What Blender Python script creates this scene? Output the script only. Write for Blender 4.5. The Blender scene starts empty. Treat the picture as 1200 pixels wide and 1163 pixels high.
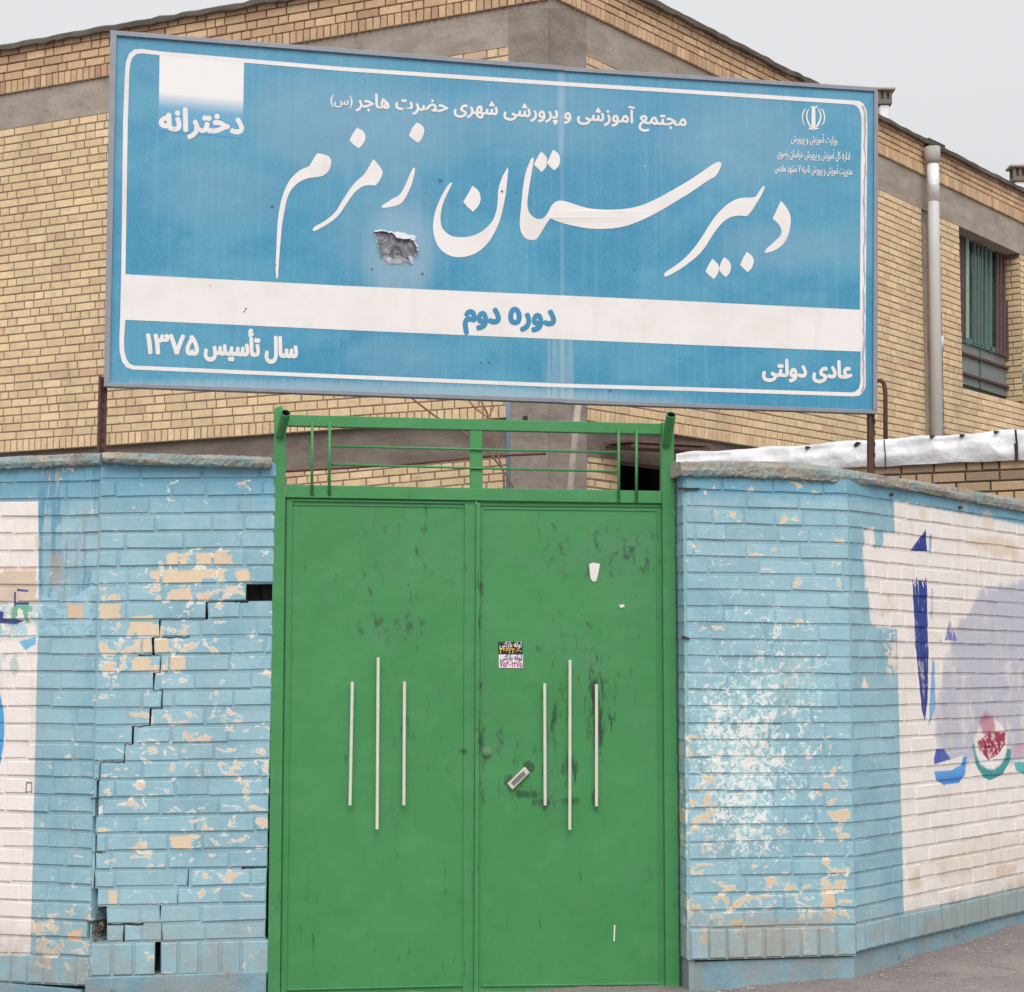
import bpy, bmesh, math, random
from mathutils import Vector, Matrix
from mathutils.geometry import tessellate_polygon
R = math.radians
random.seed(7)
sc = bpy.context.scene
COL = sc.collection

# ------------------------------------------------------------------ camera, world, sun, exposure
F = 2150.0; CX = 600.0; CY = 581.5; HZ = 790.0
PITCH = math.atan((HZ - CY) / F)
CAMZ = 1.5
cd = bpy.data.cameras.new('camera'); cam = bpy.data.objects.new('camera', cd); COL.objects.link(cam)
cam.location = (0, 0, CAMZ); cam.rotation_euler = (math.pi/2 + PITCH, 0, 0)
cd.sensor_width = 36; cd.lens = F / 1200 * 36; cd.clip_end = 2000
sc.camera = cam

SUN_EL, SUN_AZ = R(50), R(176)          # azimuth measured from +Y clockwise
w = bpy.data.worlds.new('World'); sc.world = w; w.use_nodes = True
nt = w.node_tree; nt.nodes.clear()
out = nt.nodes.new('ShaderNodeOutputWorld')
sky = nt.nodes.new('ShaderNodeTexSky'); sky.sky_type = 'NISHITA'; sky.sun_disc = False
sky.sun_elevation = SUN_EL; sky.sun_rotation = SUN_AZ; sky.air_density = 1.0; sky.dust_density = 6.0
hs = nt.nodes.new('ShaderNodeHueSaturation'); hs.inputs['Saturation'].default_value = 0.08
b1 = nt.nodes.new('ShaderNodeBackground'); b1.inputs['Strength'].default_value = 0.05
nt.links.new(sky.outputs[0], hs.inputs['Color']); nt.links.new(hs.outputs[0], b1.inputs['Color'])
tc = nt.nodes.new('ShaderNodeTexCoord'); sx = nt.nodes.new('ShaderNodeSeparateXYZ')
nt.links.new(tc.outputs['Generated'], sx.inputs[0])
rp = nt.nodes.new('ShaderNodeValToRGB')          # overcast cloud cover: brighter towards the zenith
nt.links.new(sx.outputs['Z'], rp.inputs[0])
rp.color_ramp.elements[0].position = 0.0; rp.color_ramp.elements[0].color = (0.44, 0.445, 0.46, 1)
rp.color_ramp.elements[1].position = 1.0; rp.color_ramp.elements[1].color = (1.0, 1.0, 1.02, 1)
b2 = nt.nodes.new('ShaderNodeBackground'); b2.inputs['Strength'].default_value = 1.0
nt.links.new(rp.outputs[0], b2.inputs['Color'])
ad = nt.nodes.new('ShaderNodeAddShader')
nt.links.new(b1.outputs[0], ad.inputs[0]); nt.links.new(b2.outputs[0], ad.inputs[1]); nt.links.new(ad.outputs[0], out.inputs[0])

ld = bpy.data.lights.new('sun', 'SUN'); ld.energy = 1.5; ld.angle = R(40); ld.color = (1, .97, .93)
sun = bpy.data.objects.new('sun', ld); COL.objects.link(sun)
sd = Vector((math.sin(SUN_AZ)*math.cos(SUN_EL), math.cos(SUN_AZ)*math.cos(SUN_EL), math.sin(SUN_EL)))
sun.rotation_euler = sd.to_track_quat('Z', 'Y').to_euler()
sc.view_settings.view_transform = 'Standard'; sc.view_settings.look = 'None'
sc.view_settings.exposure = 0.0; sc.view_settings.gamma = 1.0; sc.view_settings.use_curve_mapping = False

# ------------------------------------------------------------------ survey helpers: points measured on the photograph
cp, sp = math.cos(PITCH), math.sin(PITCH)
def ray(u, v):
    a = (u - CX) / F; b = (CY - v) / F
    return Vector((a, cp - b*sp, sp + b*cp))
def at(u, v, Y):
    r = ray(u, v); return Vector((0, 0, CAMZ)) + r * (Y / r.y)
def proj(p):
    d = Vector(p) - Vector((0, 0, CAMZ))
    zc = d.y*cp + d.z*sp; yc = -d.y*sp + d.z*cp
    return CX + F*d.x/zc, CY - F*yc/zc
class Plane:
    """a vertical plane through two ground-plan points; n points to the street"""
    def __init__(s, u0, Y0, u1, Y1, v=HZ):
        s.A = at(u0, v, Y0); s.B = at(u1, v, Y1)
        s.A.z = s.B.z = 0
        s.d = (s.B - s.A); s.L = s.d.length; s.d.normalize()
        s.n = Vector((s.d.y, -s.d.x, 0))
        if s.n.y > 0 and abs(s.n.y) > 1e-3: s.n = -s.n
    def pt(s, u, v, off=0.0):
        r = ray(u, v); o = Vector((0, 0, CAMZ))
        t = (s.A + s.n*off - o).dot(s.n) / r.dot(s.n)
        return o + r*t
    def sz(s, u, v, off=0.0):
        p = s.pt(u, v, off); return (p - s.A).dot(s.d), p.z
    def w(s, a, z, off=0.0):
        p = s.A + s.d*a + s.n*off; return Vector((p.x, p.y, z))

# ------------------------------------------------------------------ object helpers
def link(name, verts, faces, mat=None, parent=None, smooth=False, attr=None, uv=None):
    me = bpy.data.meshes.new(name); me.from_pydata([tuple(v) for v in verts], [], faces)
    if attr:
        for k, vals in attr.items():
            a = me.attributes.new(k, 'FLOAT', 'POINT'); a.data.foreach_set('value', vals)
    me.update()
    if smooth: me.polygons.foreach_set('use_smooth', [True]*len(me.polygons))
    o = bpy.data.objects.new(name, me); COL.objects.link(o)
    if mat: me.materials.append(mat)
    if parent: o.parent = parent; o.matrix_parent_inverse = parent.matrix_world.inverted()
    return o
def tag(o, label=None, cat=None, group=None, kind=None):
    if label: o['label'] = label
    if cat: o['category'] = cat
    if group: o['group'] = group
    if kind: o['kind'] = kind
    return o
def thing(name, label, cat, loc, group=None):
    o = bpy.data.objects.new(name, None); COL.objects.link(o); o.location = loc
    o.empty_display_size = .1
    bpy.context.view_layer.update()
    return tag(o, label, cat, group)
class MB:
    def __init__(s): s.v = []; s.f = []; s.a = []
    def add(s, vs, fs, r=0.0):
        n = len(s.v); s.v += [Vector(x) for x in vs]; s.f += [tuple(i+n for i in f) for f in fs]; s.a += [r]*len(vs)
    def box8(s, p, r=0.0):   # p: 4 back + 4 front, each ring the same order
        s.add(p, [(3,2,1,0),(4,5,6,7),(0,1,5,4),(1,2,6,5),(2,3,7,6),(3,0,4,7)], r)
    def build(s, name, mat, parent=None, smooth=False):
        o = link(name, s.v, s.f, mat, parent, smooth, {'rnd': s.a})
        bm = bmesh.new(); bm.from_mesh(o.data); bmesh.ops.recalc_face_normals(bm, faces=bm.faces); bm.to_mesh(o.data); bm.free()
        return o
def bevel(o, w_=.003, seg=2):
    m = o.modifiers.new('bevel', 'BEVEL'); m.width = w_; m.segments = seg; m.limit_method = 'ANGLE'; m.angle_limit = R(40)
    return o
def slab(pl, quad, d0, d1, name, mat, parent=None, bev=.002):
    """quad: four photo points on plane pl; extruded from depth offset d0 to d1 along the normal"""
    m = MB(); sz = [pl.sz(*q) for q in quad]
    m.box8([pl.w(a, z, d0) for a, z in sz] + [pl.w(a, z, d1) for a, z in sz])
    o = m.build(name, mat, parent)
    if bev: bevel(o, bev)
    return o
def boxw(p0, p1, mb, r=0.0):
    x0,y0,z0 = p0; x1,y1,z1 = p1
    mb.box8([(x0,y0,z0),(x1,y0,z0),(x1,y1,z0),(x0,y1,z0),(x0,y0,z1),(x1,y0,z1),(x1,y1,z1),(x0,y1,z1)], r)
def tube(path, rad, mb, seg=12, cap=True, hollow=0.0):
    path = [Vector(p) for p in path]; rings = []
    for i, p in enumerate(path):
        t = (path[min(i+1, len(path)-1)] - path[max(i-1, 0)]).normalized()
        a = t.orthogonal().normalized() if i == 0 else (rings_a - t*rings_a.dot(t)).normalized()
        rings_a = a; b = t.cross(a)
        rr = rad[i] if isinstance(rad, (list, tuple)) else rad
        rings.append([p + (a*math.cos(k*2*math.pi/seg) + b*math.sin(k*2*math.pi/seg))*rr for k in range(seg)])
    vs = [v for r in rings for v in r]; fs = []
    for i in range(len(rings)-1):
        for k in range(seg):
            k2 = (k+1) % seg; fs.append((i*seg+k, i*seg+k2, (i+1)*seg+k2, (i+1)*seg+k))
    if cap and not hollow:
        fs.append(tuple(range(seg))[::-1]); fs.append(tuple(range((len(rings)-1)*seg, len(rings)*seg)))
    mb.add(vs, fs)

# ------------------------------------------------------------------ shader helper: expressions become nodes
class X:
    def __init__(s, nt, so): s.nt = nt; s.s = so
    def m(s, op, o=None, c=None, clamp=False):
        n = s.nt.nodes.new('ShaderNodeMath'); n.operation = op; n.use_clamp = clamp
        s.nt.links.new(s.s, n.inputs[0])
        for i, q in ((1, o), (2, c)):
            if q is None: continue
            if isinstance(q, X): s.nt.links.new(q.s, n.inputs[i])
            else: n.inputs[i].default_value = q
        return X(s.nt, n.outputs[0])
    def __add__(s, o): return s.m('ADD', o)
    __radd__ = __add__
    def __sub__(s, o): return s.m('SUBTRACT', o)
    def __rsub__(s, o): return (s.m('MULTIPLY', -1.0)).m('ADD', o)
    def __mul__(s, o): return s.m('MULTIPLY', o)
    __rmul__ = __mul__
    def __truediv__(s, o): return s.m('DIVIDE', o)
    def max(s, o): return s.m('MAXIMUM', o)
    def min(s, o): return s.m('MINIMUM', o)
    def clamp(s): return s.m('ADD', 0.0, clamp=True)
    def step(s, a, b):            # smoothstep from a to b (a may exceed b)
        n = s.nt.nodes.new('ShaderNodeMapRange'); n.interpolation_type = 'SMOOTHSTEP'
        s.nt.links.new(s.s, n.inputs['Value'])
        if a < b:
            n.inputs['From Min'].default_value = a; n.inputs['From Max'].default_value = b; return X(s.nt, n.outputs[0])
        n.inputs['From Min'].default_value = b; n.inputs['From Max'].default_value = a
        n.inputs['To Min'].default_value = 1; n.inputs['To Max'].default_value = 0
        return X(s.nt, n.outputs[0])
class Mat:
    def __init__(s, name, rough=.8, metal=0.0, spec=.3):
        s.mat = bpy.data.materials.new(name); s.mat.use_nodes = True; s.nt = s.mat.node_tree
        s.b = s.nt.nodes['Principled BSDF']; s.b.inputs['Roughness'].default_value = rough
        s.b.inputs['Metallic'].default_value = metal; s.b.inputs['Specular IOR Level'].default_value = spec
        g = s.nt.nodes.new('ShaderNodeNewGeometry'); s.pos = g.outputs['Position']
        sp_ = s.nt.nodes.new('ShaderNodeSeparateXYZ'); s.nt.links.new(s.pos, sp_.inputs[0])
        s.x, s.y, s.z = [X(s.nt, sp_.outputs[i]) for i in range(3)]
        nn = s.nt.nodes.new('ShaderNodeSeparateXYZ'); s.nt.links.new(g.outputs['Normal'], nn.inputs[0]); s.nz = X(s.nt, nn.outputs[2])
    def noise(s, scale, detail=4, rough=.55, stretch=(1,1,1), off=0.0, dist=0.0):
        mp = s.nt.nodes.new('ShaderNodeMapping'); s.nt.links.new(s.pos, mp.inputs[0])
        mp.inputs['Scale'].default_value = stretch; mp.inputs['Location'].default_value = (off, off*.7, off*1.3)
        n = s.nt.nodes.new('ShaderNodeTexNoise'); n.inputs['Scale'].default_value = scale
        n.inputs['Detail'].default_value = detail; n.inputs['Roughness'].default_value = rough; n.inputs['Distortion'].default_value = dist
        s.nt.links.new(mp.outputs[0], n.inputs['Vector']); return X(s.nt, n.outputs[0])
    def voro(s, scale):
        n = s.nt.nodes.new('ShaderNodeTexVoronoi'); n.inputs['Scale'].default_value = scale
        s.nt.links.new(s.pos, n.inputs['Vector']); return X(s.nt, n.outputs['Distance'])
    def attr(s, name):
        n = s.nt.nodes.new('ShaderNodeAttribute'); n.attribute_name = name; return X(s.nt, n.outputs['Fac'])
    def const(s, v):
        n = s.nt.nodes.new('ShaderNodeValue'); n.outputs[0].default_value = v; return X(s.nt, n.outputs[0])
    def mix(s, f, a, b):
        n = s.nt.nodes.new('ShaderNodeMix'); n.data_type = 'RGBA'; n.clamp_factor = True
        if isinstance(f, X): s.nt.links.new(f.s, n.inputs[0])
        else: n.inputs[0].default_value = f
        for i, c in ((6, a), (7, b)):
            if isinstance(c, (tuple, list)): n.inputs[i].default_value = (*c[:3], 1)
            else: s.nt.links.new(c, n.inputs[i])
        return n.outputs[2]
    def scalec(s, c, f):          # colour times scalar
        n = s.nt.nodes.new('ShaderNodeVectorMath'); n.operation = 'SCALE'
        if isinstance(c, (tuple, list)): n.inputs[0].default_value = c[:3]
        else: s.nt.links.new(c, n.inputs[0])
        if isinstance(f, X): s.nt.links.new(f.s, n.inputs['Scale'])
        else: n.inputs['Scale'].default_value = f
        return n.outputs[0]
    def color(s, c):
        if isinstance(c, (tuple, list)): s.b.inputs['Base Color'].default_value = (*c[:3], 1)
        else: s.nt.links.new(c, s.b.inputs['Base Color'])
    def rough(s, x): s.nt.links.new(x.s, s.b.inputs['Roughness'])
    def bump(s, h, dist=.002, strength=1.0):
        n = s.nt.nodes.new('ShaderNodeBump'); n.inputs['Distance'].default_value = dist; n.inputs['Strength'].default_value = strength
        s.nt.links.new(h.s, n.inputs['Height']); s.nt.links.new(n.outputs[0], s.b.inputs['Normal'])
    # masks on a surveyed plane, in wall coordinates (world x, z)
    def ell(s, pl, u, v, ru, rv, wob=None, soft=.5):
        c = pl.pt(u, v); rx = (pl.pt(u+ru, v)-pl.pt(u-ru, v)).x/2; rz = (pl.pt(u, v-rv)-pl.pt(u, v+rv)).z/2
        dx = (s.x - c.x)/rx; dz = (s.z - c.z)/rz
        d = dx*dx + dz*dz
        if wob is not None: d = d + wob
        return d.step(1+soft, 1-soft)
    def poly(s, pl, pts, soft=.004, wob=None):
        """convex polygon given as photo points, any order of turn"""
        q = [pl.pt(*p) for p in pts]; q = [(p.x, p.z) for p in q]
        cx = sum(p[0] for p in q)/len(q); cz = sum(p[1] for p in q)/len(q); r = None
        for (ax, az), (bx, bz) in zip(q, q[1:]+q[:1]):
            nx, nz = az-bz, bx-ax; l = math.hypot(nx, nz); nx /= l; nz /= l
            if (cx-ax)*nx + (cz-az)*nz < 0: nx, nz = -nx, -nz
            e = s.x*nx + s.z*nz - (ax*nx + az*nz)
            r = e if r is None else r.min(e)
        if wob is not None: r = r + wob
        return r.step(-soft, soft)
def srgb(r, g, b):
    f = lambda c: (c/255)/12.92 if c/255 <= .04045 else ((c/255+.055)/1.055)**2.4
    return (f(r), f(g), f(b))

# ------------------------------------------------------------------ the surveyed planes
P_LS = Plane(-130, 7.93, 117, 7.42)      # left wall, street face
P_LP = Plane(117, 7.42, 319, 7.58)       # left wall, face beside the gate
P_RP = Plane(803, 7.65, 993, 7.80)       # right wall, face beside the gate
P_RS = Plane(993, 7.80, 1330, 7.80*1377/1040)   # right wall, street face
P_G  = Plane(318, 7.60, 792, 7.79)       # gate
P_SA = Plane(127, 7.50, 660, 7.90)       # sign, left sheet
P_SB = Plane(660, 7.90, 1028, 8.14)      # sign, right sheet
P_BL = Plane(-160, 14.5*1.21, 643, 14.5) # school building, left facade
P_BR = Plane(643, 14.5, 1290, 14.5*1657/1010)  # school building, right facade
P_SH = Plane(817, 12.55, 1290, 11.15)    # low wall with foil

class Off(Plane):
    def __init__(s, pl, d): s.A = pl.A + pl.n*d; s.B = pl.B + pl.n*d; s.d = pl.d; s.L = pl.L; s.n = pl.n
# ------------------------------------------------------------------ materials
def simple(name, col, rough=.7, metal=0.0, var=.15, nscale=8, bump=0.0, bscale=60, spec=.3):
    M = Mat(name, rough, metal, spec); n = M.noise(nscale, 5)
    M.color(M.scalec(col, n*(2*var) + (1-var)))
    if bump: M.bump(M.noise(bscale, 4), bump)
    return M.mat

def wall_material(side):
    M = Mat('flaking_wall_paint_' + side, .62, spec=.35)
    rnd = M.attr('rnd'); face = (M.attr('fc') + (M.noise(70, 3)-.5)*.9).step(.25, .6)
    big = M.noise(2.2, 4); med = M.noise(9, 6, .6); fine = M.noise(60, 4, .6)
    blk = M.noise(15, 8, .62, (1, 1, 1.5), 3.1, .6)
    blue = M.mix(big.step(.35, .7), srgb(144, 181, 193), srgb(131, 170, 184))
    blue = M.mix(med.step(.35, .75)*.5, blue, srgb(158, 193, 203))
    blue = M.mix(M.noise(5, 7, .7, (1, 1, .35), 17).step(.48, .68)*.35, blue, srgb(112, 158, 178))
    blue = M.mix(M.noise(7, 7, .72, (1, 1, 1), 61).step(.45, .66)*.32, blue, srgb(168, 196, 202))
    blue = M.mix(M.noise(38, 5, .7, (.5, 1, 1.4), 27).step(.56, .70)*.45, blue, srgb(176, 203, 208))
    blue = M.scalec(blue, (rnd-.5)*.10 + fine*.10 + .95)
    wob = (med-.5)*.9
    streak = M.noise(22, 5, .6, (1, 1, .09), 5.0)
    if side == 'right':
        pp, ps = P_RP, P_RS
        # deeper blue first course, under the cap
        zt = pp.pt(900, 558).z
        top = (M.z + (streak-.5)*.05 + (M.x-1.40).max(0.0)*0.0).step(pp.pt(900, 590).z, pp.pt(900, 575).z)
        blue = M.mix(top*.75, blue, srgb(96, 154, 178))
        # white ground of the mural, ragged on the left
        jag = (M.noise(34, 6, .75, (1, 1, .35), 9.0)-.5)*.075
        white = M.mix(med, srgb(236, 228, 220), srgb(224, 218, 214))
        wm = M.poly(ps, [(1047, 575), (1400, 650), (1400, 960), (1200, 1040), (1059, 1071)], .002)
        wm2 = M.poly(ps, [(1010, 640), (1100, 650), (1100, 740), (1022, 735)], .006, jag)
        wm3 = M.poly(ps, [(1012, 622), (1024, 618), (1022, 690), (1014, 690)], .006, jag)
        wm4 = M.poly(ps, [(1036, 624), (1050, 624), (1050, 660), (1036, 660)], .006, jag)
        wtop = M.poly(ps, [(1046, 586), (1400, 655), (1400, 1100), (1046, 1100)], .008, jag*.4)
        c = blue
        c = M.mix((wm*wtop).max(wm2).max(wm3).max(wm4), c, white)
        # tan stains showing through the white
        for (u, v, ru, rv, a) in ((1165, 640, 26, 11, .8), (1158, 612, 7, 13, .6), (1081, 603, 4, 6, .7), (1190, 650, 4, 10, .6),
                                  (1176, 1021, 13, 8, .9), (1073, 1033, 9, 10, .8), (1076, 1022, 4, 8, .8), (1150, 1005, 60, 22, .45), (1196, 1033, 8, 8, .6)):
            c = M.mix(M.ell(ps, u, v, ru, rv, wob*4 + (fine-.5)*1.5, .5)*a*.8, c, srgb(214, 193, 168))
        c = M.mix(M.ell(ps, 1140, 850, 30, 330, None, .9)*streak.step(.52, .62)*.35, c, srgb(205, 190, 165))
        # lavender cloud
        lav = M.poly(ps, [(1110, 760), (1150, 690), (1215, 676), (1400, 700), (1400, 895), (1100, 895), (1095, 840)], .02, (med-.5)*.12)
        lav = lav * (1 - M.poly(ps, [(1092, 870), (1100, 912), (1215, 925), (1215, 888), (1160, 892), (1140, 890)], .004)*.0)
        lav = lav*(1 - M.noise(7, 7, .7, (1, 1, .6), 19).step(.52, .66)*.55)
        c = M.mix(lav*.92, c, M.mix(med, srgb(178, 178, 192), srgb(188, 187, 198)))
        # brush strokes: dark blue tapering band, its light edge, two small wedges
        navy = M.mix(med, srgb(40, 62, 145), srgb(35, 52, 125))
        chips = 1 - M.noise(40, 4, .6, (1, 1, 1), 2.2).step(.66, .69)
        c = M.mix(M.poly(ps, [(1072, 700), (1083, 700), (1092, 812), (1087, 822), (1082, 835)], .003, (med-.5)*.012)*chips, c, navy) if False else c
        bst = M.noise(70, 4, .6, (1, 1, .06), 3.0)
        band1 = M.poly(ps, [(1068.5, 676), (1086, 678), (1087, 760), (1073, 760)], .002, (med-.5)*.010)*(M.z + (bst-.5)*.22).step(ps.pt(1077, 680).z, ps.pt(1077, 684).z)
        band2 = M.poly(ps, [(1073, 758), (1088, 758), (1087, 820), (1083.5, 845), (1080, 832)], .002, (med-.5)*.006)
        c = M.mix(band1.max(band2)*chips*(1-bst.step(.60, .66)*.35), c, navy)
        c = M.mix(M.poly(ps, [(1084.5, 621), (1086, 646), (1066, 646)], .002, (med-.5)*.006)*chips, c, navy)
        c = M.mix(M.poly(ps, [(1113, 725), (1121, 751), (1106, 751)], .004, (med-.5)*.012)*bst.step(.3, .5)*.85, c, srgb(70, 78, 165))
        sky_ = srgb(95, 160, 205)
        c = M.mix(M.poly(ps, [(1089, 626), (1092, 628), (1091, 646), (1088, 646)], .003)*.8, c, sky_)
        c = M.mix(M.poly(ps, [(1091, 690), (1093, 690), (1093, 725), (1090, 725)], .003)*.6, c, sky_)
        c = M.mix(M.poly(ps, [(1092, 774), (1095, 774), (1096, 830), (1088, 852)], .003)*.85, c, sky_)
        # cups and tulip
        c = M.mix(M.poly(ps, [(1097, 878), (1106, 878), (1116, 893), (1118, 897), (1095, 898), (1094, 890)], .003)*.95, c, srgb(55, 80, 170))
        c = M.mix(M.poly(ps, [(1094, 897), (1132, 895), (1131, 907), (1124, 917), (1106, 920), (1096, 914)], .003, (med-.5)*.012), c, M.mix(M.z.step(ps.pt(1110, 920).z, ps.pt(1110, 897).z), srgb(60, 125, 200), srgb(95, 165, 220)))
        c = M.mix(M.poly(ps, [(1104, 893), (1128, 885), (1128, 896), (1114, 903), (1094, 904), (1094, 896)], .004), c, srgb(230, 225, 222))
        c = M.mix(M.poly(ps, [(1128, 888), (1133, 886), (1131, 900), (1126, 897)], .003), c, srgb(80, 150, 210))
        teal = M.poly(ps, [(1139, 872), (1144, 898), (1152, 911), (1160, 915), (1174, 908), (1183, 893), (1185, 878)], .003, (med-.5)*.010)
        cup = M.ell(ps, 1161, 872, 19, 29, wob*.6, .15)
        c = M.mix(teal, c, M.mix(med, srgb(70, 155, 145), srgb(60, 135, 150)))
        c = M.mix(cup, c, srgb(232, 226, 224))
        c = M.mix((M.poly(ps, [(1145, 870), (1159, 858), (1178, 858), (1178, 872), (1170, 884), (1158, 891), (1148, 880)], .004, (med-.5)*.01))*(1-M.noise(35, 4, .6, (1, 1, 1), 7.7).step(.52, .56)*.6), c, srgb(158, 45, 80))
        c = M.mix(M.ell(ps, 1157, 850, 8, 13, wob*4, .7)*.75, c, srgb(170, 80, 110))
        c = M.mix(M.poly(ps, [(1188, 893), (1215, 893), (1215, 905), (1200, 908), (1190, 903)], .003, (med-.5)*.01), c, srgb(85, 175, 175))
        c = M.mix(M.ell(ps, 1199, 880, 12, 8, wob, .6)*.6, c, srgb(200, 150, 165))
        c = M.mix(M.poly(ps, [(1012.5, 793), (1017.5, 806), (1009, 806)], .002), c, srgb(228, 214, 200))
        # ragged mixed edge between the blue and the white
        fade_ = M.noise(12, 7, .72, (1, 1, .6), 41)
        c = M.mix(M.ell(ps, 1075, 730, 40, 90, None, .8)*fade_.step(.56, .62)*.5, c, srgb(222, 208, 190))
        c = M.mix(M.ell(ps, 1090, 760, 30, 90, None, .8)*M.noise(40, 5, .7, (1, 1, .3), 23).step(.62, .68)*.5, c, srgb(130, 128, 126))
        rag = M.poly(ps, [(1030, 690), (1050, 700), (1052, 790), (1040, 790)], .015)
        c = M.mix(rag*blk.step(.50, .56), c, srgb(225, 214, 198))
        c = M.mix(rag*M.noise(26, 5, .6, (1,1,.4), 1.0).step(.60, .66)*.6, c, srgb(110, 125, 130))
        # the plinth of the mural is blue again below the white
        # big flaked patch: white primer and turquoise under the blue
        reg = M.ell(pp, 885, 860, 96, 165, None, .85)*.085 + M.ell(pp, 872, 900, 46, 100, (big-.5)*2, .95)*.085 + M.ell(pp, 930, 800, 40, 60, (big-.5)*2, .9)*.03
        wn = M.noise(31, 9, .72, (1, 1, 1.0), 1.7, .9)
        wf = (wn + reg).step(.652, .676)
        cy = (M.noise(24, 8, .68, (1, 1, 1), 4.4, .7) + reg).step(.65, .675)
        inpanel = M.x.step(pp.pt(996, 800).x, pp.pt(990, 800).x)
        c = M.mix(cy*inpanel*.75, c, srgb(172, 210, 211))
        c = M.mix(wf*inpanel*.9, c, M.mix(fine.step(.35, .65), srgb(216, 222, 218), srgb(232, 228, 223)))
        regs = M.ell(pp, 978, 990, 22, 110, None, .6)*.105 + M.ell(pp, 815, 945, 26, 80, None, .7)*.11 + M.ell(pp, 900, 1062, 110, 34, None, .7)*.10 + M.ell(pp, 870, 615, 110, 60, None, .8)*.02
        regs = regs*inpanel + rnd*.05
        tanmask = (blk + regs).step(.672, .682)
        halo = (blk + regs).step(.657, .668)
        cl = M.mix(halo, c, srgb(222, 222, 212))
        c = M.mix(inpanel, c, cl)
        c = M.mix(tanmask*inpanel*face, c, M.mix(fine, srgb(218, 194, 160), srgb(205, 182, 156)))
        red = M.noise(14, 6, .6, (1,1,1), 6.6).step(.735, .75)*M.ell(pp, 900, 850, 90, 200, None, .6)
        c = M.mix(red*.8, c, srgb(150, 85, 80))
        base_z = pp.pt(900, 1089).z; hz_ = pp.pt(900, 1045).z
        c = M.mix(M.poly(pp, [(812, 1078), (970, 1074), (985, 1122), (800, 1130)], .03, (med-.5)*.06)*.6*big.step(.3,.55), c, srgb(168, 160, 146))
        c = M.mix(M.poly(ps, [(1080, 1072), (1400, 980), (1400, 1030), (1080, 1105)], .03, (med-.5)*.06)*.5, c, srgb(146, 148, 140))
    else:
        pp, ps = P_LP, P_LS
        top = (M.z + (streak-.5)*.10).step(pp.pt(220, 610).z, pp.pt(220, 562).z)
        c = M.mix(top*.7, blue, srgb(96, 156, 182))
        onst = M.x.step(pp.pt(119, 800).x, pp.pt(113, 800).x)
        # streaky washed paint on the street face
        reg = M.poly(ps, [(42, 548), (118, 548), (114, 700), (42, 700)], .03)
        c = M.mix(reg*streak.step(.50, .60)*.8, c, srgb(92, 145, 174))
        c = M.mix(reg*M.noise(20, 4, .6, (1, 1, .10), 8.8).step(.56, .64)*.75, c, srgb(188, 176, 162))
        for (u, v, ru, rv, a) in ((66, 668, 8, 24, .8), (86, 650, 6, 20, .4), (100, 620, 4, 40, .5)):
            c = M.mix(M.ell(ps, u, v, ru, rv, wob, .5)*a*streak.step(.3, .6), c, srgb(165, 152, 142))
        white = M.mix(med, srgb(238, 230, 224), srgb(228, 219, 214))
        wm = M.poly(ps, [(-300, 590), (45, 588), (45.5, 700), (36, 1120), (-300, 1112)], .002, (med-.5)*.004)
        c = M.mix(wm, c, white)
        # band of broken green, purple and tan scribbles
        bandm = M.poly(ps, [(-300, 688), (110, 686), (108, 745), (-300, 748)], .02)
        c = M.mix(bandm*blk.step(.46, .50)*.8, c, srgb(160, 200, 212))
        c = M.mix(M.poly(ps, [(4, 668), (42, 664), (44, 706), (-10, 706), (-10, 690)], .004, (blk-.5)*.10)*.9, c, srgb(212, 190, 168))
        c = M.mix(M.ell(ps, 38, 637, 9, 9, wob*4, .5)*.6*streak.step(.4, .6), c, srgb(205, 188, 170))
        gr = M.noise(20, 6, .6, (1, 1, 1), 5.5).step(.50, .54)
        c = M.mix((M.ell(ps, 26, 720, 14, 14, wob, .4)*gr).max(M.ell(ps, 4, 735, 12, 12, wob, .4)*gr*.6), c, srgb(110, 175, 150))
        c = M.mix(M.ell(ps, 50, 738, 9, 9, wob, .4)*gr*.8, c, srgb(125, 178, 160))
        c = M.mix(M.poly(ps, [(16.5, 694), (19, 694), (19, 711), (16.5, 711)], .002).max(M.poly(ps, [(17, 706), (34, 706), (34, 709), (17, 709)], .002)).max(M.poly(ps, [(20, 690), (34, 692), (33, 694), (20, 693)], .002)), c, srgb(70, 75, 130))
        c = M.mix(M.poly(ps, [(-20, 724), (30, 727), (18, 732), (-20, 729)], .003).max(M.poly(ps, [(-6, 716), (5, 717), (4, 727), (-6, 727)], .003)), c, srgb(62, 68, 135))
        c = M.mix(M.poly(ps, [(2, 748), (42, 744), (42, 755), (30, 762), (22, 752), (4, 757)], .003, (med-.5)*.01), c, srgb(120, 185, 220))
        c = M.mix(M.ell(ps, -14, 858, 19, 62, None, .04), c, srgb(82, 158, 212))
        c = M.mix(M.ell(ps, 12, 778, 12, 16, wob, .5)*M.noise(22, 5, .6, (1,1,.4), 2).step(.48,.55)*.6, c, srgb(150, 180, 185))
        # little drawn box
        bx = M.poly(ps, [(31, 916), (38, 917), (38, 929), (30, 929)], .0008)*(1-M.poly(ps, [(32.3, 918.3), (36.7, 918.8), (36.7, 927.6), (31.6, 927.6)], .0008))
        c = M.mix(bx*.85, c, srgb(80, 80, 85))
        # tan flakes
        regs = M.ell(pp, 225, 685, 62, 40, None, .6)*.12 + M.ell(pp, 190, 762, 48, 34, None, .6)*.13 + M.ell(pp, 128, 750, 16, 70, None, .6)*.11 \
             + M.ell(pp, 225, 940, 120, 110, None, .6)*.070 + M.ell(pp, 290, 820, 40, 250, None, .7)*.030
        low = M.ell(ps, 80, 1100, 60, 40, None, .6)*.10
        tan2 = M.ell(ps, 60, 700, 80, 20, None, .6)*.06
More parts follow.
